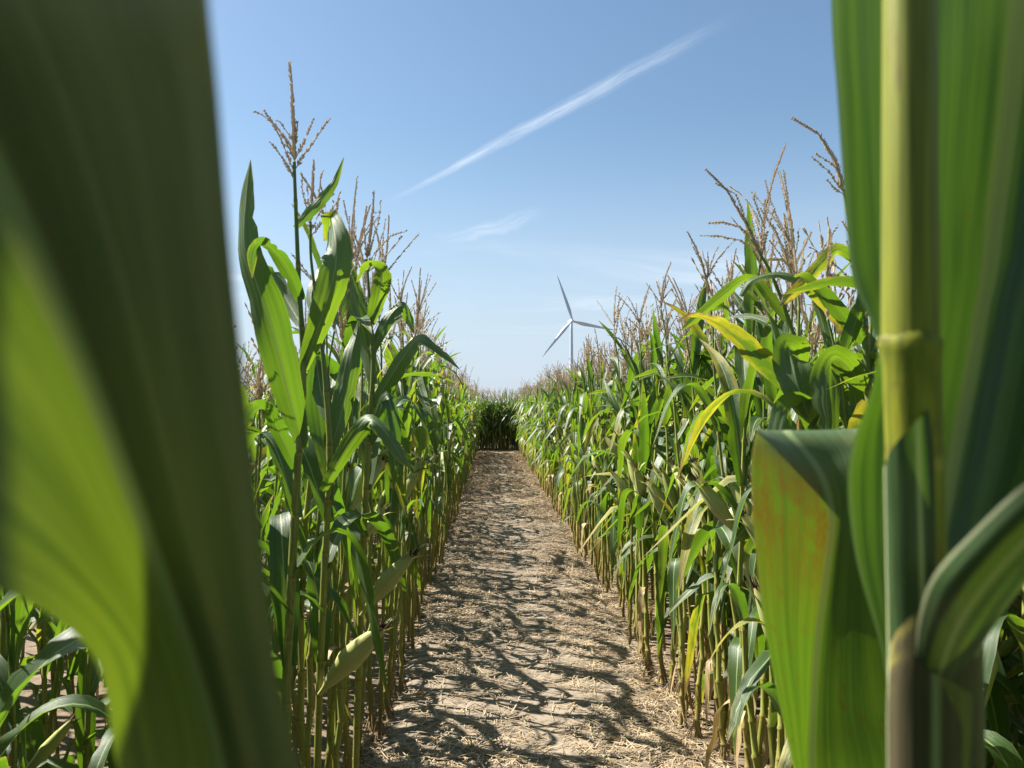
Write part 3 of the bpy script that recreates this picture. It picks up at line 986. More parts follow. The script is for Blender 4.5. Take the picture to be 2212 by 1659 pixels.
fill_row(1.04, yr, PATH_END - 0.1, 0.118, True)
fill_row(-0.90, yl2, PATH_END - 0.1, 0.27, False)
fill_row(1.20, 1.9, PATH_END - 0.1, 0.24, False)
fill_row(1.34, yr2, PATH_END - 0.1, 0.16, False)
for k in range(1, 9):
    xs_ = -0.88 - 0.34 * k
    fill_row(xs_, 1.5 + 0.1 * k if k > 1 else 2.1, PATH_END - 0.1, 0.24 + 0.02 * k, False)
    fill_row(1.34 + 0.27 * k, 1.3, PATH_END - 0.1, 0.15 + 0.02 * k, False)
# wall across the end of the path and the field beyond it
for j in range(11):
    x = -7.0
    while x < 8.0:
        spots.append((x, PATH_END + 0.75 + 0.25 * j + r.gauss(0, .04), False, -math.pi / 2))
        x += (0.08 if j < 4 else 0.2) * r.uniform(0.75, 1.25)
# the corn the camera stands in: rows behind it and beside it
for j in range(7):
    x = -3.2
    while x < 3.4:
        spots.append((x, -0.45 - 0.35 * j + r.gauss(0, .04), False, 0.0))
        x += 0.18 * r.uniform(0.75, 1.25)
for xb in np.arange(-2.7, -1.3, 0.24):
    for yb in np.arange(1.25, 1.9, 0.2):
        if yb < -xb / 0.78:
            spots.append((float(xb) + r.gauss(0, .03), float(yb) + r.gauss(0, .03), False, 0.0))
for xb in (-0.52, -0.34, 0.30, 0.47, 0.66):
    spots.append((xb, -0.24 + r.gauss(0, .03), False, 0.0))
for j in range(6):
    y = -0.25
    while y < 1.25:
        spots.append((-0.62 - 0.34 * j - max(0.0, y - 0.6) * 0.75 + r.gauss(0, .03), y, False, 0.0))
        spots.append((0.85 + 0.34 * j + max(0.0, y - 0.6) * 0.75 + r.gauss(0, .03), y, False, 0.0))
        y += 0.2 * r.uniform(0.8, 1.2)
def build_field(spots):
    V, Q, T, U, QM, TM, TI = [], [], [], [], [], [], []
    k = 0
    for x, y, edge, pl in spots:
        P = r.choice(PROTO_E if edge else PROTO_I)
        a = (pl + r.gauss(0, .2)) if edge else r.uniform(0, 6.283)
        s = r.uniform(0.90, 1.07) * (1.04 if 0.9 < x and y < 6 else 0.90 if -2.2 < x < -0.8 and 1.9 < y < 20 else 1.0)
        ca_, sa_ = math.cos(a) * s, math.sin(a) * s
        m = np.array([[ca_, -sa_, 0], [sa_, ca_, 0], [0, 0, s]])
        V.append(P.v @ m.T + np.array([x, y, 0])); Q.append(P.q + k); T.append(P.t + k); U.append(P.uv)
        QM.append(P.qm); TM.append(P.tm); TI.append((P.tint + r.random()) % 1.0)
        k += len(P.v)
    p = Piece(np.concatenate(V), np.concatenate(Q), np.concatenate(T), np.concatenate(U))
    me = to_mesh('corn_field', p, [M_LEAF, M_STALK, M_HUSK, M_SILK, M_TASSEL, M_LEAF_DRY, M_LEAF_YEL], True, np.concatenate(QM), np.concatenate(TM), np.concatenate(TI))
    o = link('corn_field', me)
    tag(o, 'mass of tasselled green corn behind the edge rows and across the path end', 'corn', None, 'stuff')
    print('field plants', len(spots), 'tris', 2 * len(p.q) + len(p.t))
build_field(spots)

# ------------------------------------------------------------------ straw on the path: one uncountable litter
def straw():
    V, Q, TI = [], [], []
    r = np.random.default_rng(8)
    n = 60000
    y = 1.8 + (PATH_END + 1.0 - 1.8) * r.random(n) ** 1.9
    x = PATH_L - 0.10 + (PATH_R - PATH_L + 0.2) * r.random(n)
    keep = r.random(n) < (0.22 + 0.9 * np.clip(np.abs(x - 0.27) / 0.55, 0, 1) ** 1.2) * (0.35 + 1.1 * np.clip(0.5 + 1.4 * fbm(x * 1.1, y * 0.9, 6), 0, 1))
    x, y = x[keep], y[keep]
    n = len(x)
    L = r.uniform(0.02, 0.13, n) * (1 + 0.02 * y)
    wd = r.uniform(0.0010, 0.0027, n) * (1 + 0.05 * y)
    az = r.uniform(0, 2 * np.pi, n)
    tilt = r.normal(0, 0.10, n)
    z = path_z(x, y) + 0.004 + np.abs(np.sin(tilt)) * L * 0.5 + r.random(n) * 0.010
    z = np.maximum(z, 0.0)
    d = np.stack([np.cos(az) * np.cos(tilt), np.sin(az) * np.cos(tilt), np.sin(tilt)], 1)
    a = np.stack([-np.sin(az), np.cos(az), 0 * az], 1)
    b = np.cross(d, a)
    c = np.stack([x, y, z], 1)
    pts = []
    bend = r.normal(0, 0.12, n)
    for f in (-0.5, 0.0, 0.5):
        ce = c + d * (f * L)[:, None] + a * ((0.25 - f * f) * bend * L)[:, None]
        for k in range(3):
            an = 2 * np.pi * k / 3 + 0.5
            pts.append(ce + a * (np.cos(an) * wd)[:, None] + b * (np.sin(an) * wd * 0.55)[:, None])
    V = np.stack(pts, 1).reshape(-1, 3)
    base = (np.arange(n) * 9)[:, None, None]
    q = []
    for s_ in range(2):
        for k in range(3):
            q.append((s_ * 3 + k, s_ * 3 + (k + 1) % 3, s_ * 3 + 3 + (k + 1) % 3, s_ * 3 + 3 + k))
    Q = (np.array(q)[None] + base).reshape(-1, 4)
    tint = np.repeat(r.random(n), 9)
    p = Piece(V, Q)
    o = link('straw_litter', to_mesh('straw_litter', p, [M_STRAW], False, None, None, tint))
    tag(o, 'dry chopped straw strewn over the trodden earth path', 'straw', None, 'stuff')
    print('straw', n)
straw()

# ------------------------------------------------------------------ blades and stalks shaped one by one
def blade(spec, ns=30, nc=14, fold=0.25, ripple=0.0, seed=0, flip=False):
    """spec rows: (px, py, depth, width in metres, roll in degrees); roll 0 faces the camera"""
    c = np.array([[*at(a, b, d), wd, R(ro)] for a, b, d, wd, ro in spec])
    c = catmull(c, ns)
    P0, wd, ro = c[:, :3], np.maximum(c[:, 3], 0.0008), c[:, 4]
    T = np.gradient(P0, axis=0)
    T /= np.linalg.norm(T, axis=1, keepdims=True)
    view = P0 - np.array([0, 0, EYE])
    view /= np.linalg.norm(view, axis=1, keepdims=True)
    A = np.cross(T, view)
    A /= np.linalg.norm(A, axis=1, keepdims=True)
    N_ = np.cross(A, T)
    A2 = A * np.cos(ro)[:, None] + N_ * np.sin(ro)[:, None]
    N2 = np.cross(A2, T)
    cc = np.linspace(-1, 1, nc + 1)
    s = np.linspace(0, 1, ns + 1)
    rg = random.Random(seed)
    rip = np.sin(s[:, None] * 22 + np.where(cc[None] < 0, rg.uniform(0, 6), rg.uniform(0, 6))) * cc[None] ** 2 * ripple
    ple = 0.016 * np.sin(cc[None] * 15 + 2.0 * np.sin(s[:, None] * 3 + seed)) * (1 - cc[None] ** 4) * smooth01(s * 4)[:, None]
    rip = rip + ple
    rag = np.ones((ns + 1, 2))
    for sd_ in range(2):
        for i_ in range(4, ns):
            rag[i_, sd_] = rg.uniform(0.95, 1.03) if rg.random() > 0.05 else rg.uniform(0.6, 0.85)
    half = wd[:, None] * .5 * np.where(cc[None] < 0, rag[:, :1], rag[:, 1:])
    P = P0[:, None] + A2[:, None] * (cc[None] * half * math.cos(fold))[:, :, None] + N2[:, None] * (np.abs(cc)[None] * half * math.sin(fold) + rip * wd[:, None])[:, :, None]
    uv = np.stack([np.broadcast_to((cc + 1) / 2, P.shape[:2]), np.broadcast_to(s[:, None], P.shape[:2])], 2)
    q = grid_quads(ns + 1, nc + 1)
    if flip:
        q = q[:, ::-1]
    return Piece(P.reshape(-1, 3), q, None, uv.reshape(-1, 2))

def ruled(rows, ns=40, nc=16, ripple=0.0, seed=0, us=None, flip=False):
    """rows: stations along the blade, each a list of (px, py, depth) across it"""
    W3 = np.array([[list(at(*p)) for p in row_] for row_ in rows])        # stations x columns x 3
    cols = np.stack([catmull(W3[:, j], ns) for j in range(W3.shape[1])], 1)  # ns+1 x cols x 3
    P = np.stack([catmull(cols[i], nc) for i in range(ns + 1)])
    s = np.linspace(0, 1, ns + 1)
    u = np.linspace(0, 1, nc + 1)
    uv = np.stack([np.broadcast_to(u, P.shape[:2]), np.broadcast_to(s[:, None], P.shape[:2])], 2)
    q = grid_quads(ns + 1, nc + 1)
    if flip:
        q = q[:, ::-1]
    return Piece(P.reshape(-1, 3), q, None, uv.reshape(-1, 2))

def plant_root(base, label, group=None):
    e = bpy.data.objects.new('corn_plant', None)
    e.empty_display_size = 0.05
    COL.objects.link(e)
    e.location = base
    tag(e, label, 'corn plant', group)
    return e

def add(e, name, piece, mat, smooth=True, parent=None):
    """link a world-space piece under plant e"""
    off = np.array(e.location)
    q = Piece(piece.v - off, piece.q, piece.t, piece.uv)
    return link(name, to_mesh(name, q, [mat], smooth), parent or e)

def px_stalk(pts, radii, n_nodes=12, sides=12):
    """stalk through photo points (px, py, depth), continued straight down to the soil"""
    P = [at(*p) for p in pts]
    low, nxt = P[0], P[1]
    dirn = (low - nxt).normalized()
    foot = low.copy()
    if low.z > 0:
        k = low.z / max(0.3, -dirn.z)
        foot = low + Vector((dirn.x * 0.4, dirn.y * 0.4, dirn.z)) * k
        foot.z = -0.01
    pts3 = [foot] + P
    rad = [radii[0] * 1.1] + list(radii)
    c = catmull([[*p, q] for p, q in zip(pts3, rad)], 96)
    seg = np.concatenate([[0], np.cumsum(np.linalg.norm(np.diff(c[:, :3], axis=0), axis=1))])
    vv = seg / 0.17
    fr = vv % 1.0
    bulge = 1.0 + 0.24 * np.exp(-(np.minimum(fr, 1 - fr) / 0.05) ** 2)
    return tube_piece(c[:, :3], c[:, 3] * bulge, sides, vv), foot

def hero_ear(e, base, tip, k, sc=1.0):
    a, b = at(*base), at(*tip)
    d = b - a
    ha, hs = ear_piece(40 + k, 0)
    f = d.length / max(p_[2] for p_ in ha.v.tolist())
    M = Matrix.Translation(a) @ d.to_track_quat('Z', 'X').to_matrix().to_4x4() @ Matrix.Scale(f, 4)
    o = add(e, 'ear', ha.moved(M), M_HUSK)
    add(e, 'silk', hs.moved(M), M_SILK, False, o)

def low_leaves(e, pts, seed):
    """ordinary lower leaves at photo points on the stalk: (px, py, depth, azimuth, kind)"""
    r = random.Random(seed)
    for px, py, d, az, kind in pts:
        p = at(px, py, d) - Vector(e.location)
        link('leaf', leaf_mesh(0, kind, r.randrange(NVAR[kind]), False), e, p, (0, 0, az), r.uniform(.85, 1.05))

def hero_tassel(e, spike, branches, r0=0.0042):
    r0 *= 0.8
    t = add(e, 'tassel', spike_piece([tuple(at(*p)) for p in spike], r0, 0.0075, 5, 0.0115, 0.95), M_TASSEL, False)
    for i, b in enumerate(branches):
        q = spike_piece([tuple(at(*p)) for p in b], 0.0016, 0.010, 30 + i, 0.0105, 0.75)
        add(e, 'branch', q, M_TASSEL, False, t)

# --- left bank, nearest plants
def hero_left():
    d = 2.1
    st, foot = px_stalk([(616, 1560, d), (630, 1250, d), (645, 965, d), (655, 790, d), (645, 600, d), (637, 400, d), (636, 350, d)], [.0125, .012, .0105, .0085, .0065, .0048, .0042])
    e = plant_root(foot, 'tallest corn plant with a many-branched tassel at the shaded left edge of the path', 'tall plants at the left edge of the path')
    add(e, 'stalk', st, M_STALK_NEAR)
    for i, sp in enumerate([
        [(655, 968, 2.10, .030, 10), (628, 870, 2.06, .078, 5), (594, 740, 2.02, .098, 8), (556, 620, 2.0, .104, 38), (526, 530, 2.0, .092, 52), (530, 430, 2.0, .056, 50), (541, 345, 2.0, .002, 40)],
        [(650, 650, 2.10, .030, 10), (625, 595, 2.06, .046, 25), (592, 548, 2.02, .050, 45), (566, 528, 1.98, .046, 60), (548, 548, 1.95, .036, 40), (545, 600, 1.94, .004, 30)],
        [(650, 700, 2.11, .028, 0), (620, 650, 2.16, .048, 15), (590, 600, 2.2, .048, 30), (570, 592, 2.22, .042, 50), (556, 640, 2.24, .030, 30), (552, 690, 2.25, .003, 30)],
        [(638, 492, 2.10, .014, 0), (660, 468, 2.12, .028, 10), (690, 436, 2.15, .032, 15), (722, 395, 2.18, .022, 10), (743, 340, 2.2, .002, 0)],
        [(655, 800, 2.10, .032, -20), (688, 705, 2.07, .066, -10), (712, 630, 2.05, .082, 0), (726, 560, 2.05, .086, 10), (722, 505, 2.08, .074, 35), (712, 470, 2.14, .05, 50), (706, 520, 2.22, .02, 40)],
        [(640, 1010, 2.1, .030, 0), (600, 930, 2.05, .055, 30), (570, 885, 2.0, .06, 60), (545, 895, 1.96, .05, 40), (530, 930, 1.94, .004, 20)],
    ]):
        add(e, 'leaf', blade(sp, fold=0.30, ripple=.05, seed=i), M_LEAF_NEAR)
    hero_tassel(e, [(636, 350, d), (634, 280, d), (631, 200, d), (625, 135, d)], [
        [(636, 345, d), (615, 300, d - .02), (590, 265, d - .04), (560, 245, d - .05), (548, 240, d - .05)],
        [(636, 330, d), (610, 290, d + .02), (585, 260, d + .04), (570, 238, d + .05)],
        [(636, 310, d), (620, 285, d), (604, 262, d), (596, 262, d)],
        [(636, 390, d), (622, 360, d), (600, 325, d), (582, 305, d)],
        [(636, 375, d), (625, 345, d), (606, 300, d), (590, 270, d)],
        [(638, 365, d), (660, 330, d), (690, 285, d), (712, 255, d)],
        [(637, 345, d), (655, 310, d), (672, 270, d), (678, 255, d)],
        [(637, 320, d), (640, 290, d), (642, 262, d)]])
    low_leaves(e, [(640, 1120, d, 2.6, 'mid'), (634, 1240, d, .5, 'hang'), (627, 1330, d, 3.4, 'mid'), (622, 1440, d, 1.9, 'upper')], 1)
    # second plant of the bank
    d2 = 2.45
    st, foot = px_stalk([(688, 1560, d2), (700, 1250, d2), (712, 1000, d2), (705, 850, d2), (690, 700, d2), (672, 560, d2), (671, 480, d2)], [.0115, .011, .010, .0085, .0062, .0045, .004])
    e = plant_root(foot, 'corn plant with a bright arching leaf next to the tallest plant on the left', 'tall plants at the left edge of the path')
    add(e, 'stalk', st, M_STALK_NEAR)
    for i, sp in enumerate([
        [(696, 1062, 2.42, .026, 0), (735, 990, 2.38, .05, 5), (775, 930, 2.34, .058, 15), (803, 906, 2.32, .060, 50), (838, 940, 2.30, .056, 35), (866, 985, 2.28, .038, 20), (888, 1012, 2.27, .003, 10)],
        [(708, 905, 2.45, .028, 0), (690, 830, 2.5, .07, 10), (683, 770, 2.52, .08, 30), (690, 900, 2.5, .075, 20), (706, 1000, 2.46, .05, 10), (720, 1090, 2.44, .004, 0)],
        [(692, 700, 2.45, .022, 0), (672, 645, 2.5, .04, 20), (690, 590, 2.55, .045, 40), (710, 570, 2.6, .004, 30)],
        [(712, 980, 2.45, .028, 0), (735, 900, 2.5, .066, -15), (752, 820, 2.56, .072, -10), (760, 760, 2.6, .06, 10), (770, 720, 2.64, .03, 20), (775, 690, 2.66, .002, 0)],
    ]):
        add(e, 'leaf', blade(sp, fold=0.30, ripple=.05, seed=20 + i), M_LEAF_NEAR)
    hero_tassel(e, [(671, 480, d2), (672, 440, d2), (676, 390, d2), (678, 345, d2)], [
        [(671, 500, d2), (660, 440, d2), (652, 400, d2), (652, 375, d2)], [(672, 480, d2), (665, 430, d2), (664, 395, d2)],
        [(672, 500, d2), (690, 460, d2), (705, 435, d2), (722, 418, d2)], [(672, 510, d2), (695, 480, d2), (715, 455, d2), (732, 432, d2)],
        [(672, 470, d2), (688, 420, d2), (692, 385, d2), (697, 368, d2)]], .0038)
    hero_ear(e, (690, 1500, d2 - .02), (826, 1315, d2 - .1), 0)
    low_leaves(e, [(708, 1130, d2, 2.4, 'mid'), (702, 1230, d2, 1.2, 'mid'), (698, 1330, d2, 3.6, 'hang'), (694, 1430, d2, 2.0, 'mid')], 2)
    d3 = 2.75
    st, foot = px_stalk([(770, 1600, d3), (782, 1250, d3), (795, 960, d3), (806, 800, d3), (800, 690, d3), (795, 600, d3), (792, 560, d3)], [.012, .0115, .010, .0085, .006, .0045, .004])
    e = plant_root(foot, 'corn plant with a bushy brown tassel and a glossy bent leaf over the path', 'tall plants at the left edge of the path')
    add(e, 'stalk', st, M_STALK_NEAR)
    for i, sp in enumerate([
        [(805, 880, 2.75, .028, 0), (840, 820, 2.72, .066, 30), (875, 765, 2.68, .076, 45), (905, 732, 2.64, .070, 55), (935, 745, 2.62, .045, 50), (965, 770, 2.60, .024, 30), (992, 797, 2.58, .003, 0)],
        [(800, 700, 2.75, .03, 0), (815, 650, 2.72, .06, -10), (826, 600, 2.68, .066, 20), (812, 575, 2.66, .06, 60), (790, 580, 2.64, .05, 60), (770, 610, 2.62, .004, 40)],
        [(803, 760, 2.75, .03, 0), (838, 690, 2.78, .05, 20), (868, 660, 2.8, .05, 40), (885, 690, 2.82, .04, 30), (894, 720, 2.82, .004, 20)],
        [(806, 830, 2.75, .03, 0), (790, 740, 2.8, .07, 10), (770, 660, 2.84, .075, 0), (757, 590, 2.88, .05, 0), (752, 545, 2.9, .003, 0)],
        [(798, 960, 2.75, .03, 0), (820, 900, 2.7, .06, 15), (838, 860, 2.66, .068, 40), (850, 920, 2.64, .06, 20), (852, 1010, 2.62, .03, 10), (850, 1060, 2.62, .003, 0)],
    ]):
        add(e, 'leaf', blade(sp, fold=0.28, ripple=.05, seed=40 + i), M_LEAF_NEAR)
    hero_tassel(e, [(792, 560, d3), (800, 500, d3), (806, 450, d3), (807, 412, d3)], [
        [(792, 580, d3), (764, 500, d3), (766, 430, d3), (772, 380, d3)], [(792, 560, d3), (786, 500, d3), (792, 445, d3)],
        [(793, 570, d3), (815, 540, d3), (845, 510, d3), (880, 498, d3)], [(793, 560, d3), (818, 480, d3), (823, 432, d3)],
        [(793, 590, d3), (825, 560, d3), (852, 530, d3), (868, 510, d3)], [(792, 580, d3), (775, 555, d3), (762, 545, d3)]], .004)
    hero_ear(e, (780, 1330, d3 - .02), (893, 1168, d3 - .1), 1)
    low_leaves(e, [(792, 1060, d3, 1.4, 'mid'), (788, 1160, d3, 4.0, 'hang'), (782, 1290, d3, 2.2, 'mid'), (776, 1400, d3, 3.2, 'mid')], 3)
hero_left()

# --- right bank, nearest plants
def hero_right():
    d = 2.3
    st, foot = px_stalk([(1800, 1560, d), (1785, 1250, d), (1762, 950, d), (1735, 800, d), (1700, 680, d), (1665, 590, d), (1640, 545, d)], [.0125, .012, .0105, .008, .006, .0045, .004])
    e = plant_root(foot, 'leaning corn plant with a long yellowing torn leaf on the sunlit right bank', 'tall plants at the right edge of the path')
    add(e, 'stalk', st, M_STALK_NEAR)
    yel = [
        [(1745, 870, 2.3, .035, 0), (1690, 820, 2.26, .062, 10), (1630, 765, 2.22, .070, 15), (1575, 715, 2.18, .055, 25), (1530, 690, 2.15, .035, 50), (1495, 682, 2.13, .018, 40), (1468, 690, 2.12, .002, 20)]]
    grn = [
        [(1600, 640, 2.2, .012, 0), (1625, 605, 2.2, .026, 40), (1680, 592, 2.22, .034, 60), (1740, 612, 2.24, .046, 35), (1800, 665, 2.28, .056, 20), (1850, 745, 2.3, .04, 10)],
        [(1700, 690, 2.3, .024, 0), (1660, 640, 2.3, .036, 20), (1620, 600, 2.3, .034, 45), (1560, 640, 2.28, .040, 30), (1500, 690, 2.26, .024, 20), (1470, 715, 2.25, .002, 10)],
        [(1735, 800, 2.3, .03, 0), (1722, 770, 2.24, .085, 10), (1705, 752, 2.18, .10, 55), (1712, 790, 2.14, .10, 10), (1728, 850, 2.12, .085, 0), (1748, 905, 2.12, .02, 0)],
        [(1762, 950, 2.3, .03, 0), (1748, 900, 2.2, .07, 20), (1720, 875, 2.12, .085, 60), (1695, 905, 2.08, .08, 15), (1680, 1000, 2.06, .06, 0), (1675, 1100, 2.05, .004, 0)]]
    for i, sp in enumerate(yel):
        add(e, 'leaf', blade(sp, fold=0.30, ripple=.06, seed=60 + i), M_LEAF_YEL)
    for i, sp in enumerate(grn):
        add(e, 'leaf', blade(sp, fold=0.28, ripple=.05, seed=70 + i), M_LEAF_NEAR)
    hero_tassel(e, [(1640, 545, d), (1610, 480, d), (1570, 410, d), (1525, 366, d)], [
        [(1650, 560, d), (1620, 500, d), (1590, 420, d), (1545, 395, d)], [(1645, 550, d), (1660, 490, d), (1672, 450, d)],
        [(1645, 545, d), (1600, 520, d), (1550, 510, d), (1512, 510, d)], [(1650, 560, d), (1690, 560, d), (1720, 590, d)],
        [(1648, 550, d), (1650, 490, d), (1628, 430, d), (1630, 415, d)], [(1640, 540, d), (1600, 490, d), (1560, 480, d), (1530, 482, d)]], .004)
    low_leaves(e, [(1770, 1050, d, 2.6, 'mid'), (1778, 1150, d, 4.4, 'hang'), (1785, 1250, d, 1.5, 'mid')], 4)
    d = 2.15
    st, foot = px_stalk([(1900, 1560, d), (1895, 1200, d), (1880, 900, d), (1865, 700, d), (1845, 540, d), (1828, 440, d), (1822, 410, d)], [.0125, .012, .0105, .008, .006, .0045, .004])
    e = plant_root(foot, 'corn plant whose pale drooping tassel leans out beside the large blurred leaf on the right', 'tall plants at the right edge of the path')
    add(e, 'stalk', st, M_STALK_NEAR)
    for i, sp in enumerate([
        [(1845, 560, 2.15, .022, 0), (1810, 540, 2.12, .038, 20), (1775, 570, 2.1, .042, 25), (1740, 610, 2.08, .040, 20), (1700, 645, 2.06, .028, 10), (1685, 660, 2.05, .002, 0)],
        [(1868, 740, 2.15, .03, 0), (1825, 690, 2.1, .05, 20), (1780, 640, 2.06, .05, 40), (1740, 600, 2.04, .04, 60), (1715, 596, 2.02, .003, 40)],
        [(1875, 840, 2.15, .03, 0), (1835, 800, 2.1, .08, 20), (1800, 775, 2.06, .085, 60), (1785, 830, 2.03, .08, 20), (1790, 930, 2.02, .05, 0), (1795, 990, 2.02, .003, 0)]]):
        add(e, 'leaf', blade(sp, fold=0.28, ripple=.05, seed=80 + i), M_LEAF_YEL if i < 1 else M_LEAF_NEAR)
    hero_tassel(e, [(1822, 410, d), (1805, 350, d), (1770, 290, d), (1712, 255, d)], [
        [(1822, 415, d), (1790, 370, d), (1752, 338, d)], [(1822, 420, d), (1800, 405, d), (1786, 388, d)],
        [(1822, 400, d), (1805, 360, d), (1762, 332, d)]], .0055)
hero_right()

# --- right in front of the lens
def close_left():
    e = plant_root(at(520, 2600, .24) * 1.0, 'corn plant whose broad out-of-focus blade fills the left side right before the lens', 'plants framing the view')
    e.location.z = -0.01
    foot = Vector(e.location)
    top = at(520, 1980, .215)
    st = tube_piece(catmull([[*foot, .013], [*foot.lerp(top, .5), .012], [*top, .010]], 60)[:, :3], np.linspace(.0135, .010, 61), 12, np.linspace(0, 8.2, 61))
    add(e, 'stalk', st, M_STALK_NEAR)
    rows = [
        [(500, 2000, .215), (515, 2000, .222), (530, 2000, .222), (560, 1990, .215), (590, 1990, .205)],
        [(300, 1760, .20), (385, 1780, .205), (490, 1790, .212), (590, 1780, .20), (680, 1770, .185)],
        [(250, 1640, .19), (360, 1630, .198), (470, 1620, .206), (560, 1630, .190), (650, 1659, .172)],
        [(208, 1430, .18), (310, 1410, .190), (405, 1390, .198), (510, 1400, .180), (598, 1440, .162)],
        [(60, 1300, .168), (190, 1230, .178), (315, 1150, .188), (450, 1150, .170), (566, 1150, .152)],
        [(-170, 1225, .160), (20, 1050, .170), (205, 850, .180), (380, 850, .160), (532, 850, .142)],
        [(-480, 1130, .155), (-200, 860, .165), (85, 580, .172), (320, 560, .152), (500, 550, .134)],
        [(-850, 880, .15), (-430, 560, .160), (-60, 280, .166), (240, 240, .145), (473, 220, .127)],
        [(-1100, 450, .145), (-600, 200, .155), (-210, -20, .160), (150, -20, .140), (450, -10, .121)],
        [(-1150, -100, .14), (-700, -250, .15), (-330, -420, .155), (80, -380, .135), (428, -330, .116)],
    ]
    add(e, 'leaf', ruled(rows, 60, 20, flip=True), M_LEAF_THICK)
    # added unseen plant on the sun's side, its blade shaped to shade the first
    pl = ruled([[rw[0], rw[2], rw[4]] if i_ < 3 else [rw[1], rw[3], rw[4]] if i_ < 4 else [rw[2], rw[3], rw[4]] for i_, rw in enumerate(rows)], 44, 8, flip=True)
    pl.v = pl.v + np.array(SUN_DIR * 0.34)
    root = at(515, 2000, .22) + SUN_DIR * 0.34
    e2 = plant_root(Vector((root.x - .02, root.y + .01, -0.01)), 'unseen added corn plant outside the left edge shading the large blurred leaf', 'plants framing the view')
    c2 = catmull([[root.x - .02, root.y + .01, -0.01], [root.x - .01, root.y + .012, root.z * .6], [root.x, root.y + .012, root.z], [root.x + .0, root.y + .02, root.z + .4]], 80)
    add(e2, 'stalk', tube_piece(c2, np.linspace(.0135, .006, 81), 12, np.linspace(0, 12.6, 81)), M_STALK_NEAR)
    add(e2, 'leaf', pl, M_LEAF_THICK)
    for j, (zz_, az, kd) in enumerate(((.9, 2.4, 'mid'), (1.15, 5.6, 'hang'))):
        k_ = int(np.argmin(abs(c2[:, 2] - zz_)))
        link('leaf', leaf_mesh(0, kd, j, False), e2, Vector(c2[k_]) - Vector(e2.location), (0, 0, az), .9)
    link('tassel', tassel_mesh(1, 2)[0], e2, Vector(c2[-1]) - Vector(e2.location))
close_left()

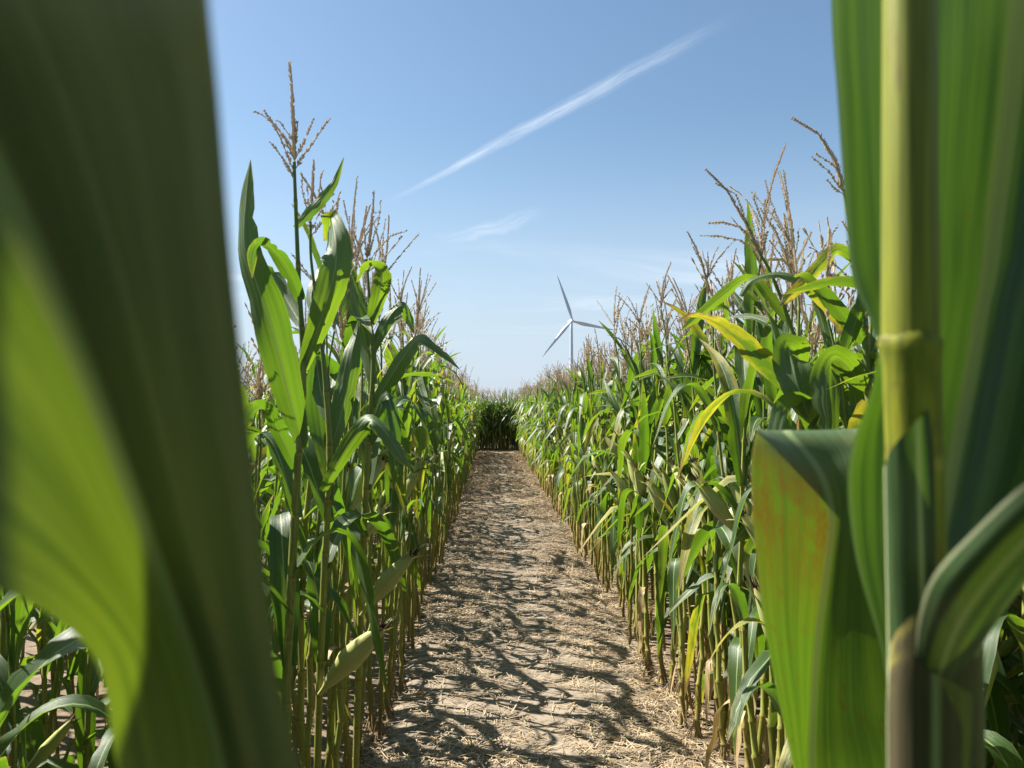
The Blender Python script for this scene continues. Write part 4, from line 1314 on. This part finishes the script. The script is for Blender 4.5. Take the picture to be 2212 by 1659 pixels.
def close_right():
    d = .31
    foot = at(2010, 3000, .34)
    foot.z = -0.01
    e = plant_root(foot, 'thick yellow-green corn stalk with a wide leaf close before the lens on the right', 'plants framing the view')
    P = [tuple(foot)] + [tuple(at(*p)) for p in ((1990, 1900, .325), (1985, 1400, .32), (1975, 1000, .315), (1968, 780, d), (1966, 740, d), (1966, 700, d), (1965, 350, d), (1964, 0, d), (1962, -500, d), (1960, -1200, .32))]
    c = catmull(P, 160)
    base = np.interp(np.arange(161) / 160 * 10, [0, 1, 2, 3, 3.9, 4.6, 5.0, 5.6, 6.2, 10], [.0125, .0118, .0112, .0106, .0107, .0119, .0119, .0107, .0106, .009])
    vv = np.interp(np.arange(161) / 160 * 10, [0, 1, 5.0, 9, 10], [0, 8.0, 10.0, 10.92, 11.95])
    add(e, 'stalk', tube_piece(c, base, 24, vv), M_STALK_CLOSE)
    # wide blade rising behind the stalk
    rows = [
        [(1950, 1760, .318), (1965, 1760, .335), (1985, 1760, .340), (2005, 1760, .335), (2020, 1760, .318)],
        [(1938, 1600, .325), (1955, 1600, .340), (1990, 1600, .350), (2020, 1600, .345), (2035, 1600, .335)],
        [(1903, 1400, .350), (1935, 1400, .358), (2000, 1390, .365), (2060, 1380, .360), (2110, 1370, .35)],
        [(1850, 1210, .360), (1910, 1205, .372), (2030, 1190, .382), (2120, 1170, .375), (2190, 1150, .36)],
        [(1831, 1050, .362), (1910, 1040, .378), (2060, 1010, .390), (2170, 990, .382), (2250, 960, .36)],
        [(1846, 950, .362), (1920, 920, .380), (2085, 880, .395), (2200, 840, .385), (2290, 800, .36)],
        [(1874, 870, .360), (1935, 830, .380), (2105, 770, .398), (2225, 720, .388), (2320, 660, .36)],
        [(1897, 765, .358), (1945, 740, .380), (2120, 680, .400), (2250, 600, .390), (2345, 520, .36)],
        [(1878, 690, .360), (1935, 640, .382), (2140, 580, .402), (2270, 500, .392), (2365, 400, .36)],
        [(1840, 590, .364), (1920, 540, .384), (2155, 450, .404), (2290, 380, .393), (2385, 280, .36)],
        [(1822, 400, .366), (1915, 370, .385), (2175, 300, .405), (2310, 220, .394), (2405, 120, .36)],
        [(1808, 200, .366), (1910, 180, .385), (2195, 130, .406), (2330, 50, .395), (2425, -40, .36)],
        [(1797, 50, .366), (1905, 30, .385), (2210, -30, .407), (2345, -120, .395), (2440, -220, .36)],
        [(1790, -250, .366), (1900, -270, .385), (2230, -330, .408), (2360, -420, .395), (2460, -520, .36)],
    ]
    add(e, 'leaf', ruled(rows, 90, 20, flip=True), M_LEAF_RIM)
    # sheath of the wide blade: hugs the stem from below the node, its upper edge running obliquely
    rows = []
    for f_ in (0.0, 0.12, 0.3, 0.6, 1.0):
        row_ = []
        for k_, an in enumerate(np.linspace(-1.45, 1.75, 7)):
            top_ = 1010 - 34 * k_
            py_ = top_ + (1650 - top_) * f_
            cx_, dd_ = np.interp(py_, [780, 1400, 1900], [1969, 1985, 1990]), np.interp(py_, [780, 1400, 1900], [.311, .320, .325])
            rad_ = .0124 + .0012 * f_
            row_.append((cx_ + math.sin(an) * rad_ * FPX / dd_, py_, dd_ - math.cos(an) * rad_))
        rows.append(row_)
    add(e, 'leaf_sheath', ruled(rows[::-1], 40, 24), M_LEAF_RIM)
    # leaf sheath wrapped round the lower stem, opening obliquely towards the lower blade
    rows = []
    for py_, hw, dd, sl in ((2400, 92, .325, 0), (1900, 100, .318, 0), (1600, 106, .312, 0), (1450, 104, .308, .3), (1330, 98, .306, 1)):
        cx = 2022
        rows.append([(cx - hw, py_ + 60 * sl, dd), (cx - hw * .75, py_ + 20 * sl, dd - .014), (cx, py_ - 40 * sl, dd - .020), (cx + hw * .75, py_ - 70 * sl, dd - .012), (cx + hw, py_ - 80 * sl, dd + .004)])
    add(e, 'leaf_sheath', ruled(rows, 40, 16), M_SHEATH_SHADE)
    # lower blade swinging to the right in front of the stalk, its dull under side towards the lens
    rows = [
        [(1975, 1430, .292), (2010, 1450, .288), (2050, 1470, .290), (2085, 1480, .30)],
        [(1985, 1330, .275), (2025, 1370, .272), (2075, 1410, .282), (2110, 1420, .30)],
        [(2018, 1240, .255), (2062, 1290, .252), (2115, 1340, .268), (2150, 1350, .30)],
        [(2115, 1135, .240), (2158, 1180, .238), (2200, 1225, .255), (2235, 1240, .285)],
        [(2225, 1035, .228), (2265, 1090, .228), (2300, 1135, .245), (2340, 1160, .27)],
        [(2420, 900, .215), (2460, 960, .218), (2490, 1000, .235), (2530, 1020, .255)],
    ]
    add(e, 'leaf', ruled(rows, 50, 14), M_LEAF_LOW)
close_right()

def close_folded():
    foot = at(1800, 3400, .56)
    foot.z = -0.01
    e = plant_root(foot, 'corn plant with a rust-spotted leaf folded over in front of the right bank', 'plants framing the view')
    top = at(1800, 1850, .56)
    st = tube_piece(catmull([tuple(foot), tuple(foot.lerp(top, .5)), tuple(top)], 60), np.linspace(.013, .0105, 61), 12, np.linspace(0, 7.4, 61))
    add(e, 'stalk', st, M_STALK_NEAR)
    rows = [
        [(1775, 1900, .545), (1790, 1900, .550), (1800, 1900, .555), (1815, 1900, .56), (1830, 1900, .56)],
        [(1722, 1690, .515), (1740, 1690, .525), (1756, 1690, .535), (1850, 1700, .53), (1960, 1700, .52)],
        [(1690, 1550, .500), (1725, 1540, .515), (1757, 1520, .530), (1830, 1530, .525), (1925, 1530, .515)],
        [(1651, 1350, .488), (1710, 1360, .506), (1768, 1370, .525), (1828, 1370, .520), (1905, 1370, .510)],
        [(1629, 1150, .480), (1710, 1180, .500), (1788, 1225, .522), (1835, 1215, .516), (1895, 1200, .505)],
        [(1622, 1015, .480), (1710, 1070, .500), (1797, 1105, .522), (1842, 1080, .520), (1893, 1060, .510)],
        [(1629, 955, .485), (1690, 975, .505), (1765, 1010, .525), (1835, 985, .528), (1892, 975, .525)],
        [(1637, 930, .500), (1650, 932, .520), (1700, 934, .540), (1800, 930, .55), (1892, 925, .55)],
        [(1642, 940, .57), (1660, 945, .60), (1720, 950, .61), (1810, 950, .62), (1890, 945, .63)],
        [(1650, 1050, .62), (1680, 1050, .65), (1740, 1050, .66), (1820, 1050, .66), (1890, 1050, .66)],
    ]
    add(e, 'leaf', ruled(rows, 80, 24, flip=True), M_LEAF_RUST)
close_folded()

# ------------------------------------------------------------------ shaded plants beside the lens, left and right
rs = random.Random(77)
for i, (x, y, what) in enumerate([(-0.83, 1.36, 'red-noded corn stalk at the lower left corner in deep shade'),
                                  (-0.72, 1.75, 'shaded corn plant just behind the large blurred leaf on the left'),
                                  (-1.05, 1.62, 'corn plant in deep shade at the lower left, behind the red-noded stalk'),
                                  (-0.82, 2.02, 'corn plant behind the stalk of the tallest plant at the left edge'),
                                  (-0.98, 2.20, 'shaded corn plant one row behind the tallest plant at the left edge'),
                                  (-1.15, 1.30, 'outermost shaded corn plant at the lower left'),
                                  (1.03, 1.30, 'corn plant behind the thick close stalk at the lower right'),
                                  (0.92, 1.05, 'corn plant at the lower right corner half hidden by the close leaf')]):
    build_plant(x, y, 0, rs, what, 'corn plants beside the camera', edge=False, k_stalk=i)

# ------------------------------------------------------------------ small things on the path
for i, (px, py, sc, az, what) in enumerate([
        (1545, 1560, .75, 2.3, 'curled brown dry corn leaf at the foot of the right bank near the camera'),
        (1345, 1330, .55, 4.2, 'yellowed fallen corn leaf lying at the right side of the path'),
        (1390, 1480, .45, 1.2, 'small dry corn leaf lying on straw below the right bank'),
        (1130, 1400, .22, 2.9, 'scrap of dry leaf on the trodden middle of the path'),
        (1290, 1600, .3, 5.3, 'broken dry leaf piece on the path close to the camera'),
        (985, 1330, .3, 3.3, 'dry leaf scrap in the shade at the left side of the path'),
        (860, 1520, .5, 0.4, 'dry corn leaf among straw at the foot of the left bank')]):
    dd = EYE * FPX / (py - 877.0)
    p = at(px, py, dd)
    lf = leaf_piece(.5, .06, 1.45, 1.75, .5, 1.0, 1.2, 2.2, .5, .25, 3, 18, 4, 300 + i)
    o = link('fallen_leaf', to_mesh('fallen_leaf', lf, [M_LEAF_DRY if i != 1 else M_LEAF_YEL]), None, (p.x, p.y, path_z(p.x, p.y) + .03), (0, 0, az), sc)
    tag(o, what, 'leaf', 'fallen leaves on the path')

for i, (px, py, what) in enumerate([(1018, 1625, 'tiny green seedling in the straw near the foot of the left bank'),
                                    (1555, 1640, 'small green seedling on bare soil at the near right side of the path'),
                                    (1243, 1230, 'green sprout at the foot of the right bank farther along the path')]):
    dd = EYE * FPX / (py - 877.0)
    p = at(px, py, dd)
    e = bpy.data.objects.new('weed_seedling', None)
    COL.objects.link(e)
    e.location = (p.x, p.y, float(path_z(p.x, p.y)))
    tag(e, what, 'seedling', 'seedlings on the path')
    for j in range(5):
        lf = leaf_piece(rng.uniform(.05, .10), .008, rng.uniform(.2, .6), rng.uniform(1.0, 1.9), .6, 1.5, 0, 0, .4, .03, 2, 6, 2, 400 + i * 9 + j)
        link('leaf', to_mesh('leaf', lf, [M_LEAF]), e, (0, 0, 0), (0, 0, j * 1.3 + rng.uniform(0, .8)))
